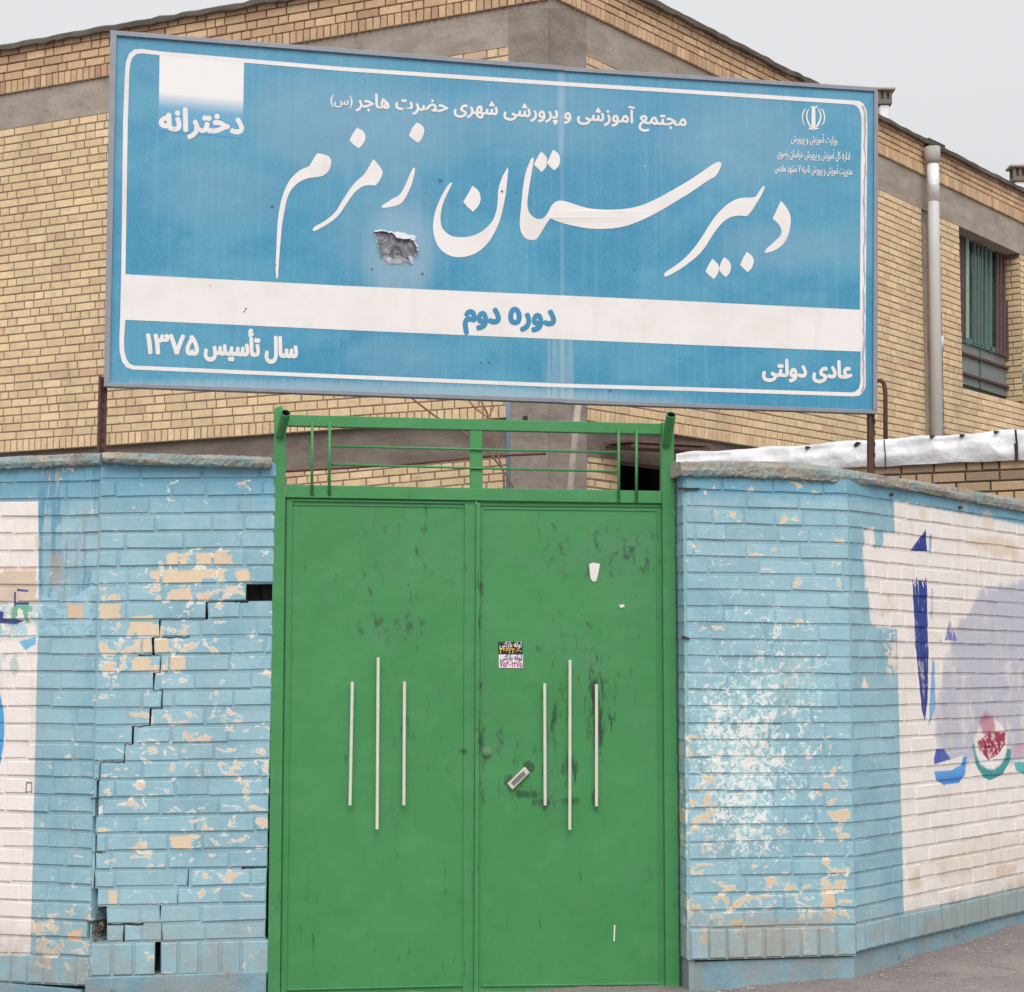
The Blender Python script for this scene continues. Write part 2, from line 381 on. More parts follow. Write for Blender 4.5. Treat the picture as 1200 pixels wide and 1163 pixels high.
        regs = regs*(1-onst) + (low + tan2)*onst + rnd*.045
        halo = (blk + regs).step(.662, .672)*(1-wm)
        tanmask = (blk + regs).step(.68, .69)*(1-wm)
        c = M.mix(halo, c, srgb(222, 224, 218))
        c = M.mix(tanmask*face, c, M.mix(fine, srgb(220, 200, 172), srgb(208, 184, 162)))
        for (u, v, ru, rv) in ((208, 657, 12, 7), (252, 656, 22, 6), (210, 677, 27, 7), (212, 697, 12, 6), (171, 755, 13, 8), (165, 732, 14, 9), (166, 778, 12, 8),
                               (190, 758, 8, 7), (206, 777, 12, 7), (129, 717, 13, 8), (285, 677, 7, 7), (212, 988, 11, 7), (133, 1052, 6, 7)):
            wb = (blk-.5)*.055
            c = M.mix(M.poly(pp, [(u-ru, v-rv-1), (u+ru, v-rv-1), (u+ru, v+rv+1), (u-ru, v+rv+1)], .0012, wb)*face, c, M.mix(fine, srgb(222, 204, 172), srgb(210, 186, 162)))
        c = M.mix(M.poly(ps, [(79, 709), (97, 709), (97, 725), (79, 725)], .002, (blk-.5)*.05), c, srgb(212, 185, 162))
        c = M.mix(M.poly(ps, [(79, 1090), (97, 1090), (97, 1104), (79, 1104)], .002, (blk-.5)*.05), c, srgb(220, 190, 160))
        base_z = pp.pt(200, 1105).z; hz_ = pp.pt(200, 1050).z
    # splash-back dirt on the lowest courses, general grime
    dirt = (M.z + (big-.5)*.25).step(hz_+.02, base_z-.10)
    c = M.mix(dirt*med.step(.3, .65)*.62, c, srgb(150, 146, 136))
    c = M.mix(M.noise(3.5, 6, .65, (1, 1, .6), 11.).step(.52, .72)*.16, c, srgb(150, 150, 146))
    c = M.mix((M.noise(120, 3, .6).step(.70, .76))*.5, c, srgb(95, 110, 118))
    c = M.mix(M.noise(9, 7, .7, (1, 1, .22), 33).step(.54, .72)*.20, c, srgb(150, 140, 128))
    c = M.mix(M.noise(30, 6, .7, (1, 1, 1), 37).step(.66, .72)*.35, c, srgb(128, 126, 120))
    M.color(c)
    M.bump(blk*.6 + fine*.5 + med*.5, .0035, .8)
    return M.mat
M_WL = wall_material('left'); M_WR = wall_material('right')

def plaster_paint():
    M = Mat('painted_plinth_render', .8); n = M.noise(6, 6, .6); f_ = M.noise(70, 4)
    c = M.mix(n.step(.3, .7), srgb(134, 166, 176), srgb(114, 148, 162))
    c = M.mix(M.noise(5, 6, .7, (1, 1, 1), 3).step(.42, .60)*.6, c, srgb(150, 146, 140))
    c = M.mix(M.noise(11, 7, .7, (1, 1, 1), 13).step(.60, .66)*.7, c, srgb(88, 92, 92))
    M.color(M.scalec(c, f_*.2+.9)); M.bump(f_*.5+n, .005); return M.mat
M_PL = plaster_paint()
def coping_mat(side):
    M = Mat('weathered_concrete_cap_' + side, .9); n = M.noise(10, 7, .7); f_ = M.noise(90, 4, .7); v_ = M.noise(26, 6, .7, (1, 1, 1), 4)
    c = M.mix(n.step(.35, .65), srgb(176, 172, 160), srgb(146, 138, 128))
    th = .44 if side == 'left' else .49
    c = M.mix(M.noise(7, 7, .7, (1, 1, 1.6), 21).step(th, th+.12)*.75, c, srgb(134, 168, 172))
    c = M.mix(v_.step(.58, .68)*.65, c, srgb(92, 84, 78))
    c = M.mix(M.nz.step(.4, .9)*.45, c, srgb(140, 128, 118))
    c = M.mix(M.noise(50, 3, .6, (1,1,1), 9).step(.62, .7)*.5, c, srgb(205, 204, 196))
    M.color(M.scalec(c, f_*.5+.75)); M.bump(n*.7+f_*.6+v_, .008); return M.mat
M_CPL = coping_mat('left'); M_CPR = coping_mat('right')
M_DARK = simple('painted_shade_and_tar', (.05, .043, .038), .95, var=.5, nscale=30, bump=.01)  # near-black colour paints in the shade of cracks and hollows; also tar

def brick_mat(name, a, b, c3, amp=.22):
    M = Mat(name, .88); r = M.attr('rnd'); n = M.noise(14, 6, .65); f_ = M.noise(90, 4, .65)
    c = M.mix(r.step(.05, .75), a, b); c = M.mix(r.step(.90, .93)*.8, c, c3)
    c = M.mix(n.step(.45, .75)*.35, c, srgb(150, 128, 104))
    c = M.mix(M.noise(1.3, 5, .6, (1, 1, .5), 3).step(.45, .75)*.30, c, srgb(140, 122, 102))
    c = M.mix(M.noise(45, 4, .6, (1,1,1), 8).step(.63, .7)*.5, c, srgb(120, 100, 82))
    c = M.mix(M.noise(1.1, 6, .7, (1, 1, .22), 13).step(.50, .72)*.30, c, srgb(150, 132, 114))
    M.color(M.scalec(c, (r*7.31).m('FRACT')*amp + f_*.25 + (.875-amp/2))); M.bump(f_*.6+n*.6, .006); return M.mat
M_BRICK = brick_mat('buff_facing_brick', srgb(228, 203, 163), srgb(221, 194, 154), srgb(214, 180, 150), .15)
M_BRTOP = brick_mat('weathered_facing_brick', srgb(212, 182, 146), srgb(196, 164, 132), srgb(184, 146, 124))
M_OLDBR = brick_mat('sooty_old_brick', srgb(190, 162, 128), srgb(150, 128, 108), srgb(206, 172, 126), .3)
M_MORT = simple('grey_brown_mortar', srgb(146, 129, 113), .95, var=.25, nscale=20, bump=.01, bscale=120)
def conc(name, a, b):
    M = Mat(name, .9); n = M.noise(3, 7, .65, (1, 1, 2.5)); f_ = M.noise(60, 5, .65); v_ = M.noise(9, 6, .7, (1, 1, .5), 5)
    c = M.mix(n.step(.3, .7), a, b); c = M.mix(v_.step(.55, .7)*.4, c, srgb(112, 102, 94))
    c = M.mix(M.noise(16, 6, .7, (1, 1, 1), 15).step(.68, .72)*.6, c, srgb(185, 178, 168))
    M.color(M.scalec(c, f_*.3+.85)); M.bump(f_*.6+v_, .01); return M.mat
M_CONC = conc('board_marked_concrete', srgb(170, 160, 148), srgb(148, 137, 125))
M_CONC2 = conc('stained_grey_concrete', srgb(154, 145, 136), srgb(130, 120, 110))
M_CONC3 = conc('shade_toned_concrete', srgb(132, 122, 113), srgb(108, 98, 90))  # darker tone puts the shade behind the gate into the concrete colour
M_ROOF = conc('bitumen_roof_edge', srgb(112, 106, 98), srgb(86, 80, 74))

def green_mat():
    M = Mat('green_gate_enamel', .5, spec=.45); big = M.noise(2.0, 5, .6); f_ = M.noise(120, 3); med = M.noise(8, 6, .65)
    c = M.mix(big.step(.3, .7), srgb(61, 135, 76), srgb(67, 140, 83))
    c = M.mix(med.step(.45, .75)*.22, c, srgb(84, 146, 96))
    sm = M.noise(26, 7, .7, (1, 1, .55), 3.3, .5)
    fuz = M.noise(9, 5, .7, (1, 1, .5), 6.1)
    areas = None; vst = M.noise(46, 6, .65, (1, 1, .16), 7.2, .3)
    for (u, v, ru, rv, a) in ((470, 670, 90, 70, .10), (450, 742, 70, 20, .09), (700, 645, 100, 34, .13), (735, 690, 60, 50, .06), (690, 780, 80, 70, .05), (400, 840, 60, 20, .03),
                              (662, 850, 80, 130, .06), (610, 905, 50, 46, .06), (540, 870, 70, 30, .06), (563, 760, 8, 190, .08), (563, 930, 8, 120, .05), (590, 560, 220, 10, .03)):
        e = M.ell(P_G, u, v, ru, rv, None, .95)*a; areas = e if areas is None else areas + e
    va = None
    for (u, v, ru, rv, a) in ((656, 850, 14, 80, .13), (699, 825, 10, 60, .22), (718, 820, 10, 40, .10), (637, 880, 8, 60, .10), (477, 835, 6, 50, .17), (563, 700, 5, 60, .14), (670, 920, 10, 50, .10)):
        e = M.ell(P_G, u, v, ru, rv, None, .95)*a; va = e if va is None else va + e
    spot = None
    for (u, v, ru, rv) in ((639, 942, 13, 6), (668, 940, 10, 5), (698, 938, 5, 9), (618, 931, 14, 4), (597, 915, 5, 6), (620, 899, 6, 5), (563, 868, 3, 8), (543, 881, 4, 3)):
        e = M.ell(P_G, u, v, ru, rv, (sm-.5)*9 + (vst-.5)*6, .9); spot = e if spot is None else spot.max(e)
    c = M.mix((fuz+areas).step(.56, .80)*.28, c, srgb(92, 114, 106))
    c = M.mix((sm+areas).step(.655, .80)*.75, c, srgb(46, 66, 54))
    c = M.mix((vst+va).step(.62, .76)*.85, c, srgb(38, 54, 46))
    c = M.mix(spot*.65, c, srgb(30, 40, 36))
    c = M.mix(M.noise(30, 5, .6, (1, 1, 1), 12).step(.745, .76)*.6, c, srgb(176, 186, 172))
    gp = P_G
    # grime rising from the sill
    c = M.mix(M.z.step(gp.pt(560, 1150).z, gp.pt(560, 1163).z-.02)*med.step(.4, .7)*.35, c, srgb(150, 165, 140))
    M.color(c); M.rough(med*.25+.38); M.bump(f_*.12+M.noise(2.6, 3)*4+M.noise(60, 4, .6, (1, 1, .2), 5)*.25, .0035); return M.mat
M_GREEN = green_mat()
M_HAND = simple('cream_painted_tube', srgb(214, 212, 200), .4, var=.12, nscale=25, spec=.5)
M_RUST = simple('rusty_angle_iron', srgb(92, 66, 60), .85, var=.4, nscale=25, bump=.003)
M_FRAME = simple('galvanised_sign_frame', srgb(140, 143, 152), .5, .25, var=.2, nscale=12)

def vinyl():
    M = Mat('sun_faded_blue_vinyl', .42, spec=.4)
    v1 = M.noise(60, 3, .6, (1, 1, .012)); v2 = M.noise(14, 4, .6, (1, 1, .03), 3)
    cl = M.noise(1.9, 5, .6, (1, 1, 1.3), 4.0, .4); f_ = M.noise(200, 2)
    c = M.mix(cl.step(.42, .62), srgb(54, 138, 174), srgb(78, 151, 180))
    c = M.mix(M.z.step(P_SA.pt(300, 300).z, P_SA.pt(300, 60).z)*.30, c, srgb(106, 158, 186))
    for (u, v, ru, rv, a) in ((420, 150, 120, 50, .55), (455, 270, 60, 60, .35), (870, 170, 80, 50, .45), (920, 290, 70, 28, .45), (260, 225, 70, 40, .3), (640, 140, 90, 40, .25), (1000, 290, 40, 30, .25), (470, 420, 50, 24, .3)):
        pl = P_SA if u < 660 else P_SB
        c = M.mix(M.ell(pl, u, v, ru, rv, (cl-.5)*4 + (v2-.5)*2.5, .95)*a*.8, c, srgb(140, 172, 190))
    c = M.mix(v1.step(.5, .75)*.24 + v2.step(.45, .7)*.08, c, srgb(132, 174, 196))
    c = M.mix(M.noise(260, 2, .6, (1, 1, .3), 3).step(.45, .7)*.18, c, srgb(150, 182, 198))
    c = M.mix(M.ell(P_SA, 658.5, 300, 2.2, 500, None, .9)*v2.step(.2, .6)*.16, c, srgb(196, 208, 210))  # seam highlight painted as a pale line, again further up
    c = M.mix(M.ell(P_SA, 656, 430, 14, 60, (v1-.5)*9 + (cl-.5)*4, .95)*.22, c, srgb(205, 205, 200))
    c = M.mix(M.ell(P_SA, 658, 120, 4, 60, (v1-.5)*4, .9)*.22, c, srgb(190, 205, 210))
    # pale washed run-off along the lower edge
    lo = (M.z + (v2-.5)*.12)
    c = M.mix(M.ell(P_SA, 480, 462, 300, 12, (v1-.5)*2, .8)*.45, c, srgb(190, 200, 200))
    c = M.mix(M.ell(P_SA, 468, 300, 38, 60, (v2-.5)*2, .8)*.3, c, srgb(180, 195, 205))
    c = M.mix(M.noise(16, 5, .6, (1, 1, 1), 31).step(.74, .76)*.6, c, srgb(205, 212, 214))
    M.color(c); M.bump(M.noise(2.2, 3)*6 + v2*.6, .0025); return M.mat
M_VIN = vinyl()
def whitev():
    M = Mat('white_vinyl_print', .45, spec=.35); n = M.noise(5, 6, .6); v2 = M.noise(30, 4, .6, (1, 1, .05))
    c = M.mix(n.step(.4, .75)*.6, srgb(230, 226, 224), srgb(216, 209, 203)); c = M.mix(v2.step(.5, .75)*.25, c, srgb(205, 205, 206))
    M.color(c); return M.mat
M_WHT = whitev()
M_BLUT = simple('blue_vinyl_lettering', srgb(66, 136, 176), .45, var=.08)

# ------------------------------------------------------------------ ground
def gz(x):
    pts = [(-30, -0.02), (-.9, 0.0), (.75, .0), (1.47, .0), (1.62, .0), (2.6, .0), (30, .0)]
    return 0
gpts = [(P_RP.pt(808, 1161)), (P_RS.pt(999, 1148)), (P_RS.pt(1032, 1136)), (P_RS.pt(1200, 1083))]
gx = [(-40, gpts[0].z-.5), (-2, gpts[0].z-.03), (.3, gpts[0].z-.005)] + [(p.x, p.z) for p in gpts] + [(6, gpts[3].z+.05), (40, gpts[3].z+.2)]
def gz(x):
    for (a, za), (b, zb) in zip(gx, gx[1:]):
        if x <= b: return za + (zb-za)*max(0, (x-a))/(b-a)
    return gx[-1][1]
def asphalt():
    M = Mat('dusty_asphalt', .95); n = M.noise(1.5, 6, .6); f_ = M.noise(140, 4, .7); g = M.voro(90); p = M.noise(30, 5, .7, (1, 1, 1), 4)
    c = M.mix(n.step(.3, .7), srgb(160, 149, 145), srgb(142, 132, 130))
    c = M.mix(p.step(.5, .7)*.4, c, srgb(118, 110, 108)); c = M.mix(f_.step(.55, .68)*.5, c, srgb(196, 188, 182))
    c = M.mix(g.step(.16, .08)*.6, c, srgb(205, 198, 192))
    ck = M.noise(2.3, 7, .65, (1, .6, 1), 8, .8); c = M.mix((ck-.5).m('ABSOLUTE').step(.006, .001)*.6, c, srgb(92, 84, 82))
    c = M.mix(M.noise(4.5, 6, .7, (1, 1, 1), 18).step(.52, .68)*.4, c, srgb(176, 164, 156))
    M.color(M.scalec(c, f_*.4+.8)); M.bump(f_*.8+p+g*.6, .012); return M.mat
M_ASPH = asphalt()
xs = [-300, -60, -20, -8, -4, -2, -1] + [i*.1 for i in range(-6, 36)] + [4.2, 5, 7, 12, 30, 90, 300]
ys = [-300, -60, -10, 0, 3, 5] + [5.5 + i*.1 for i in range(50)] + [11, 13, 18, 30, 80, 300, 900]
vs = []; fs = []
for j, y in enumerate(ys):
    for i, x in enumerate(xs):
        b = .006*math.sin(x*7.3+y*3.1) + .004*math.sin(x*17+y*11) if (abs(x) < 5 and 5 < y < 10.5) else 0
        vs.append((x, y, gz(x)+b))
n = len(xs)
for j in range(len(ys)-1):
    for i in range(n-1): fs.append((j*n+i, j*n+i+1, (j+1)*n+i+1, (j+1)*n+i))
tag(link('ground', vs, fs, M_ASPH, None, True), 'dusty pinkish grey asphalt rising to the right along the wall', kind='structure')

# ------------------------------------------------------------------ brick masonry
class Section:
    """a face of masonry: plane + top and bottom lines surveyed at its two ends; row 0 is the top course"""
    def __init__(s, pl, u0, vt0, vb0, u1, vt1, vb1, rows):
        s.pl = pl; s.rows = rows
        s.s0, s.zt0 = pl.sz(u0, vt0); _, s.zb0 = pl.sz(u0, vb0)
        s.s1, s.zt1 = pl.sz(u1, vt1); _, s.zb1 = pl.sz(u1, vb1)
    def p(s, a, r, off=0.0):
        k = (a - s.s0)/(s.s1 - s.s0)
        zt = s.zt0 + (s.zt1-s.zt0)*k; zb = s.zb0 + (s.zb1-s.zb0)*k
        return s.pl.w(a, zt + (zb-zt)*r/s.rows, off)
    def su(s, u, v=800): return s.pl.sz(u, v)[0]
def brick_geo(sec, a0, a1, r0, r1, proud, lean, j=.0012, bev=.0035, back=-.012, ej=(0, 0, 0, 0)):
    J = lambda: random.uniform(-j, j)
    ring = [(a0, r0), (a1, r0), (a1, r1), (a0, r1)]
    h = abs(sec.zt0 - sec.zb0)/sec.rows
    jj = [(J(), J()) for _ in range(4)]
    def P(k, inset, off):
        a, r = ring[k]; da, dr = jj[k]
        a += da + ej[k] + (inset if k in (0, 3) else -inset); r += dr/h + (inset/h if k in (0, 1) else -inset/h)
        return sec.p(a, r, off)
    tl = random.uniform(-.0015, .0015)
    top = proud - lean/2 + random.uniform(-.001, .001); bot = proud + lean/2 + random.uniform(-.001, .001)
    offs = [top, top+tl, bot+tl, bot]
    vs = [P(k, 0, back) for k in range(4)] + [P(k, 0, offs[k]-bev) for k in range(4)] + [P(k, bev, offs[k]) for k in range(4)]
    fs = [(8, 9, 10, 11)]
    for b in (0, 4):
        for k in range(4):
            k2 = (k+1) % 4; fs.append((b+k, b+k2, b+4+k2, b+4+k))
    return vs, [f[::-1] for f in fs]
def intervals(a0, a1, gaps):
    segs = [(a0, a1)]
    for g0, g1 in gaps:
        ns = []
        for s0, s1 in segs:
            if g1 <= s0 or g0 >= s1: ns.append((s0, s1)); continue
            if g0 > s0: ns.append((s0, g0))
            if g1 < s1: ns.append((g1, s1))
        segs = ns
    return segs
def course(sec, row, h, a0, a1, L, H, jt, gaps, proud, lean, out, backing, bev, depth=.12, hjt=None, first=None, j=.0012, soldier=None, vjf=1.0):
    """fills one course; row/h in row units; L, H brick lengths"""
    hr = abs(sec.zt0 - sec.zb0)/sec.rows; hj = (jt if hjt is None else hjt)/hr
    for s0, s1 in intervals(a0, a1, gaps):
        if s1 - s0 < .004: continue
        L_, R_ = s0 > a0 + 1e-6, s1 < a1 - 1e-6; q_ = lambda f: random.uniform(-.0028, .0028) if f and depth == .12 else 0
        el = (q_(L_), q_(L_)); er = (q_(R_), q_(R_))
        backing.box8([sec.p(s0+el[0], row, -depth), sec.p(s1+er[0], row, -depth), sec.p(s1+er[1], row+h, -depth), sec.p(s0+el[1], row+h, -depth),
                      sec.p(s0+el[0], row, 0), sec.p(s1+er[0], row, 0), sec.p(s1+er[1], row+h, 0), sec.p(s0+el[1], row+h, 0)])
        a = a0 - random.uniform(0, L) if first is None else a0 - first
        if soldier: a = a0
        while a < s1:
            l = soldier if soldier else (L if random.random() < .68 else H)
            l *= random.uniform(.95, 1.05)
            vj = jt*vjf
            b0 = max(a + vj/2, s0 + (0 if s0 > a0+1e-6 else vj/4)); b1 = min(a + l - vj/2, s1)
            if b1 - b0 > .018:
                if s1 - b1 < .02 + jt: b1 = s1
                ej = (el[0] if abs(b0-s0) < .012 else 0, er[0] if abs(b1-s1) < 1e-6 else 0, er[1] if abs(b1-s1) < 1e-6 else 0, el[1] if abs(b0-s0) < .012 else 0)
                v_, f_ = brick_geo(sec, b0, b1, row + hj/2, row + h - hj/2, proud + random.uniform(-.001, .0015), lean, j, bev, ej=ej)
                out.append((v_, f_, random.random()))
            a += l
def emit_bricks(bricks, mat, parent, limit=300, hidden=None):
    """the largest-showing bricks become parts, the rest one joined part"""
    def score(b):
        c = sum((Vector(q) for q in b[0][8:12]), Vector())/4
        u, v = proj(c); 
        if u < -8 or u > 1208 or v < -8 or v > 1171: return -1
        if hidden and hidden(u, v): return -.5
        pq = [proj(q) for q in b[0][8:12]]
        return abs((pq[1][0]-pq[0][0])*(pq[3][1]-pq[0][1]))
    sb = sorted(bricks, key=score, reverse=True)
    for v_, f_, r in sb[:limit]:
        m = MB(); m.add(v_, f_, r); o = link('brick', m.v, m.f, mat, parent, False, {'rnd': m.a, 'fc': [0.]*8+[1.]*4})
    if len(sb) > limit:
        m = MB()
        for v_, f_, r in sb[limit:]: m.add(v_, f_, r)
        o = link('brick_field', m.v, m.f, mat, parent, False, {'rnd': m.a, 'fc': ([0.]*8+[1.]*4)*(len(m.v)//12)}); o['kind'] = 'stuff'
def px_gaps(sec, lst):
    """lst of (row, u0, u1, v)"""
    d = {}
    for r, u0, u1 in lst:
        v = 543 + r*20.7
        if u1-u0 < 10: m_ = (u0+u1)/2; w_ = (u1-u0)*.32; u0, u1 = m_-w_, m_+w_
        d.setdefault(r, []).append((sec.su(u0, v), sec.su(u1, v)))
    return d

# ---- left boundary wall
lw = thing('boundary_wall', 'pale blue brick wall left of the green gate, with a stepped crack, peeling patches and a missing brick', 'wall', P_LP.w(0, gz(-1)))
ROWS = 27
sLP = Section(P_LP, 118, 543, 1105, 320, 541.5, 1101, ROWS)
sLS = Section(P_LS, -130, 550, 1113, 118, 545, 1123, 28)
cr = [(7, 288, 340), (8, 241, 244.6), (9, 186.5, 189), (10, 176.5, 182.5), (11, 187, 189.5), (12, 179, 182),
      (13, 188.3, 192.3), (14, 175.2, 178.2), (15, 154.5, 157.3), (16, 145, 148), (17, 116, 118.5), (18, 112, 117.2), (19, 110.5, 116.5), (20, 109, 113),
      (21, 111, 114), (22, 111, 113.5), (23, 109.5, 112.5), (24, 104, 115), (25, 105, 126), (26, 108, 126.5)]
gapsLP = px_gaps(sLP, cr)
gapsLP.setdefault(26, []).append((sLP.su(144.5, 1090), sLP.su(146, 1090)))
gapsLP.setdefault(23, []).append((sLP.su(219.8, 1030), sLP.su(220.6, 1030)))
gapsLP.setdefault(24, []).append((sLP.su(208, 1050), sLP.su(208.9, 1050)))
gapsLP.setdefault(25, []).append((sLP.su(187.4, 1075), sLP.su(188.4, 1075)))
gapsLP.setdefault(26, []).append((sLP.su(189.2, 1095), sLP.su(190.2, 1095)))
mort = MB(); bl = []
for r in range(ROWS):
    course(sLP, r, 1, sLP.s0, sLP.su(321 - r*.25, 800), .235, .135, .010, gapsLP.get(r, []), .0034, .0036, bl, mort, .0045, vjf=.5, j=.0024)
gS = {-1: [(sLP.su(181, 1125), sLP.su(188.5, 1125))]}
hS = 38.5/20.66
course(sLP, ROWS, hS, sLP.s0, sLP.su(314, 1120), 0, 0, .010, gS[-1], .0055, .003, bl, mort, .004, soldier=.085)
for r in range(28):
    g = []
    if r in (25, 26): g = [(sLS.su(106-(r-25)*4, 1080), sLS.su(125, 1080))]
    course(sLS, r, 1, sLS.s0, sLS.s1, .235, .135, .010, g, .0034, .0036, bl, mort, .0045, vjf=.5, j=.0024)
course(sLS, 28, 33/20.5, sLS.s0, sLS.s1, 0, 0, .010, [], .0055, .003, bl, mort, .004, soldier=.085)
emit_bricks(bl, M_WL, lw)
mort.build('mortar', M_WL, lw)
# dark horizontal slits of the crack run, broken rubble in the hole
core = MB()
def core_box(sec, a0, a1, r0, r1, d0, d1, mb=core):
    mb.box8([sec.p(a0, r0, d0), sec.p(a1, r0, d0), sec.p(a1, r1, d0), sec.p(a0, r1, d0), sec.p(a0, r0, d1), sec.p(a1, r0, d1), sec.p(a1, r1, d1), sec.p(a0, r1, d1)])
core_box(sLP, sLP.s0+.06, sLP.su(320), 0, 31, -.34, -.123); core_box(sLS, sLS.s0, sLS.s1-.06, 0, 31, -.34, -.124)
core_box(sLP, sLP.su(308), sLP.su(324.5), 0, 31, -.22, -.10)  # added dark filler, standing in for shade in the gap by the post
core.build('wall_core', M_DARK, lw)
rub = MB()
for k in range(60):
    u = random.uniform(104, 127); v = random.uniform(1052, 1103); d = random.uniform(-.10, -.035)
    c = P_LP.pt(u, v, d); r_ = random.uniform(.006, .018)
    q = [c + Vector((random.uniform(-1, 1), random.uniform(-1, 1), random.uniform(-1, 1)))*r_ for _ in range(8)]
    rub.box8(q, random.random())
o = rub.build('rubble', simple('broken_brick_rubble', srgb(120, 104, 92), .95, var=.5, nscale=40), lw); o['kind'] = 'stuff'
# thin dark strips: the shade of open joints put into colour
def slit(pl, pts, name, par, wpx=1.6, off=.0075):
    m = MB()
    for (a, b) in zip(pts, pts[1:]):
        wa = wpx*random.uniform(.5, 1.2); wb = wpx*random.uniform(.5, 1.2)
        horiz = abs(b[0]-a[0]) > abs(b[1]-a[1])
        q = [(a[0], a[1]-wa/2), (b[0], b[1]-wb/2), (b[0], b[1]+wb/2), (a[0], a[1]+wa/2)] if horiz else [(a[0]-wa/2, a[1]), (a[0]+wa/2, a[1]), (b[0]+wb/2, b[1]), (b[0]-wb/2, b[1])]
        m.add([pl.pt(x, y, off) for x, y in q], [(0, 1, 2, 3)])
    return m.build(name, M_DARK, par)
def joint_slit(sec, row, ua, ub, th, par):
    v = 543 + row*20.75; a, b = sec.su(ua, v), sec.su(ub, v); hr = abs(sec.zt0-sec.zb0)/sec.rows; m = MB(); n_ = 6; rr = random.Random(row)
    top = []; bot = []
    for k in range(n_+1):
        x = a + (b-a)*k/n_; t = th*rr.uniform(.4, 1.1)/hr/2; c = row + rr.uniform(-.04, .04)
        top.append(sec.p(x, c-t, .0012)); bot.append(sec.p(x, c+t, .0012))
    m.add(top+bot, [(k, k+1, n_+2+k, n_+1+k) for k in range(n_)]); return m.build('crack', M_DARK, par)
us = {r: (a+b)/2 for r, a, b in cr if r < 24}
for r in range(8, 23):
    if abs(us[r]-us[r+1]) > 2: joint_slit(sLP, r+1, us[r], us[r+1], .004, lw)
for row, ua, ub, th in ((8, 243, 291, .007), (8, 275, 291, .016), (10, 189, 222, .006), (11, 162, 182, .006), (23, 283, 319, .010), (22, 108, 120, .006), (26, 126, 168, .009), (19, 106, 117, .008)):
    joint_slit(sLP, row, ua, ub, th, lw)
for pts in ([(288, 1138), (300, 1139), (314, 1138)],): slit(P_LP, pts, 'crack', lw, 2.2, .001)
# ---- rest of left wall: back, return face at gate, plinth
body = MB()
sA = P_LP.w(sLP.su(314), 0, 0); 
def prism(pl, a0, a1, z0, z1, d0, d1, mb, r=0.0):
    mb.box8([pl.w(a0, z0, d0), pl.w(a1, z0, d0), pl.w(a1, z0, d1), pl.w(a0, z0, d1), pl.w(a0, z1, d0), pl.w(a1, z1, d0), pl.w(a1, z1, d1), pl.w(a0, z1, d1)], r)
pb = MB()
zpl = P_LP.pt(200, 1142).z
prism(P_LP, sLP.su(100, 1150), sLP.su(312, 1150), gz(-1)-.3, zpl, -.2, .012, pb)
pbo = pb.build('plinth', M_PL, lw); bevel(pbo, .006, 3)
pb = MB(); prism(P_LS, sLS.s0, sLS.s1-.04, gz(-1)-.3, P_LS.pt(60, 1157).z, -.2, .004, pb); bevel(pb.build('plinth', M_PL, lw), .006, 3)

# concrete cap swept along a path
def coping(pts_top, thick_px, planes, name, mat, par, over=.035, width=.34, seed=1, ext=None):
    """pts_top: (plane, u, v) of the upper front edge"""
    rng = random.Random(seed)
    tops = [pl.pt(u, v, over) for pl, u, v in pts_top]; ths = [t/F*p.y for t, p in zip(thick_px, tops)]
    # resample
    pts = []; th = []
    for i in range(len(tops)-1):
        nseg = max(1, int((tops[i+1]-tops[i]).length/.012))
        for k in range(nseg):
            t = k/nseg; pts.append(tops[i].lerp(tops[i+1], t)); th.append(ths[i]*(1-t)+ths[i+1]*t)
    pts.append(tops[-1]); th.append(ths[-1])
    for _ in range(6):
        pts = [pts[0]] + [(pts[i-1]+pts[i]*2+pts[i+1])/4 for i in range(1, len(pts)-1)] + [pts[-1]]
    vs = []; fs = []; prof_n = 12
    for i, p in enumerate(pts):
        t = (pts[min(i+1, len(pts)-1)] - pts[max(i-1, 0)]); t.z = 0; t.normalize(); nn = Vector((t.y, -t.x, 0))
        if nn.y > 0: nn = -nn
        h = th[i]
        prof = [(-over-.01, -h*1.0), (-over*.55, -h*1.03), (-over*.25, -h*1.0), (-.004, -h*.90), (.001, -h*.65), (.001, -h*.35), (-.004, -h*.12), (-.014, -.001), (-.05, .006), (-width*.5, .014), (-width, 0), (-width, -h)]
        for k, (d, z) in enumerate(prof):
            jt = .004 if k < 9 else .002
            wobv = math.sin(i*.31+k)*.0015 + math.sin(i*.093+k*2)*.0025
            vs.append(p + nn*(d + rng.uniform(-jt, jt)*.6 + wobv) + Vector((0, 0, z + rng.uniform(-jt, jt)*(.9 if k in (1,2,3) else .4) + wobv*.6)))
    for i in range(len(pts)-1):
        for k in range(prof_n-1): fs.append((i*prof_n+k, i*prof_n+k+1, (i+1)*prof_n+k+1, (i+1)*prof_n+k))
        fs.append((i*prof_n+prof_n-1, i*prof_n, (i+1)*prof_n, (i+1)*prof_n+prof_n-1))
    fs.append(tuple(range(prof_n))); fs.append(tuple(range((len(pts)-1)*prof_n, len(pts)*prof_n))[::-1])
    m = MB(); m.add(vs, fs); return m.build(name, mat, par, False)
coping([(P_LS, -130, 541), (P_LS, 0, 536), (P_LS, 117, 530)], [13, 13, 14], None, 'coping', M_CPL, lw, over=.03, seed=3)
coping([(P_LP, 120, 531), (P_LP, 145, 530), (P_LP, 230, 533), (P_LP, 319, 536)], [10, 13, 12.5, 12], None, 'coping', M_CPL, lw, over=.05, seed=5)

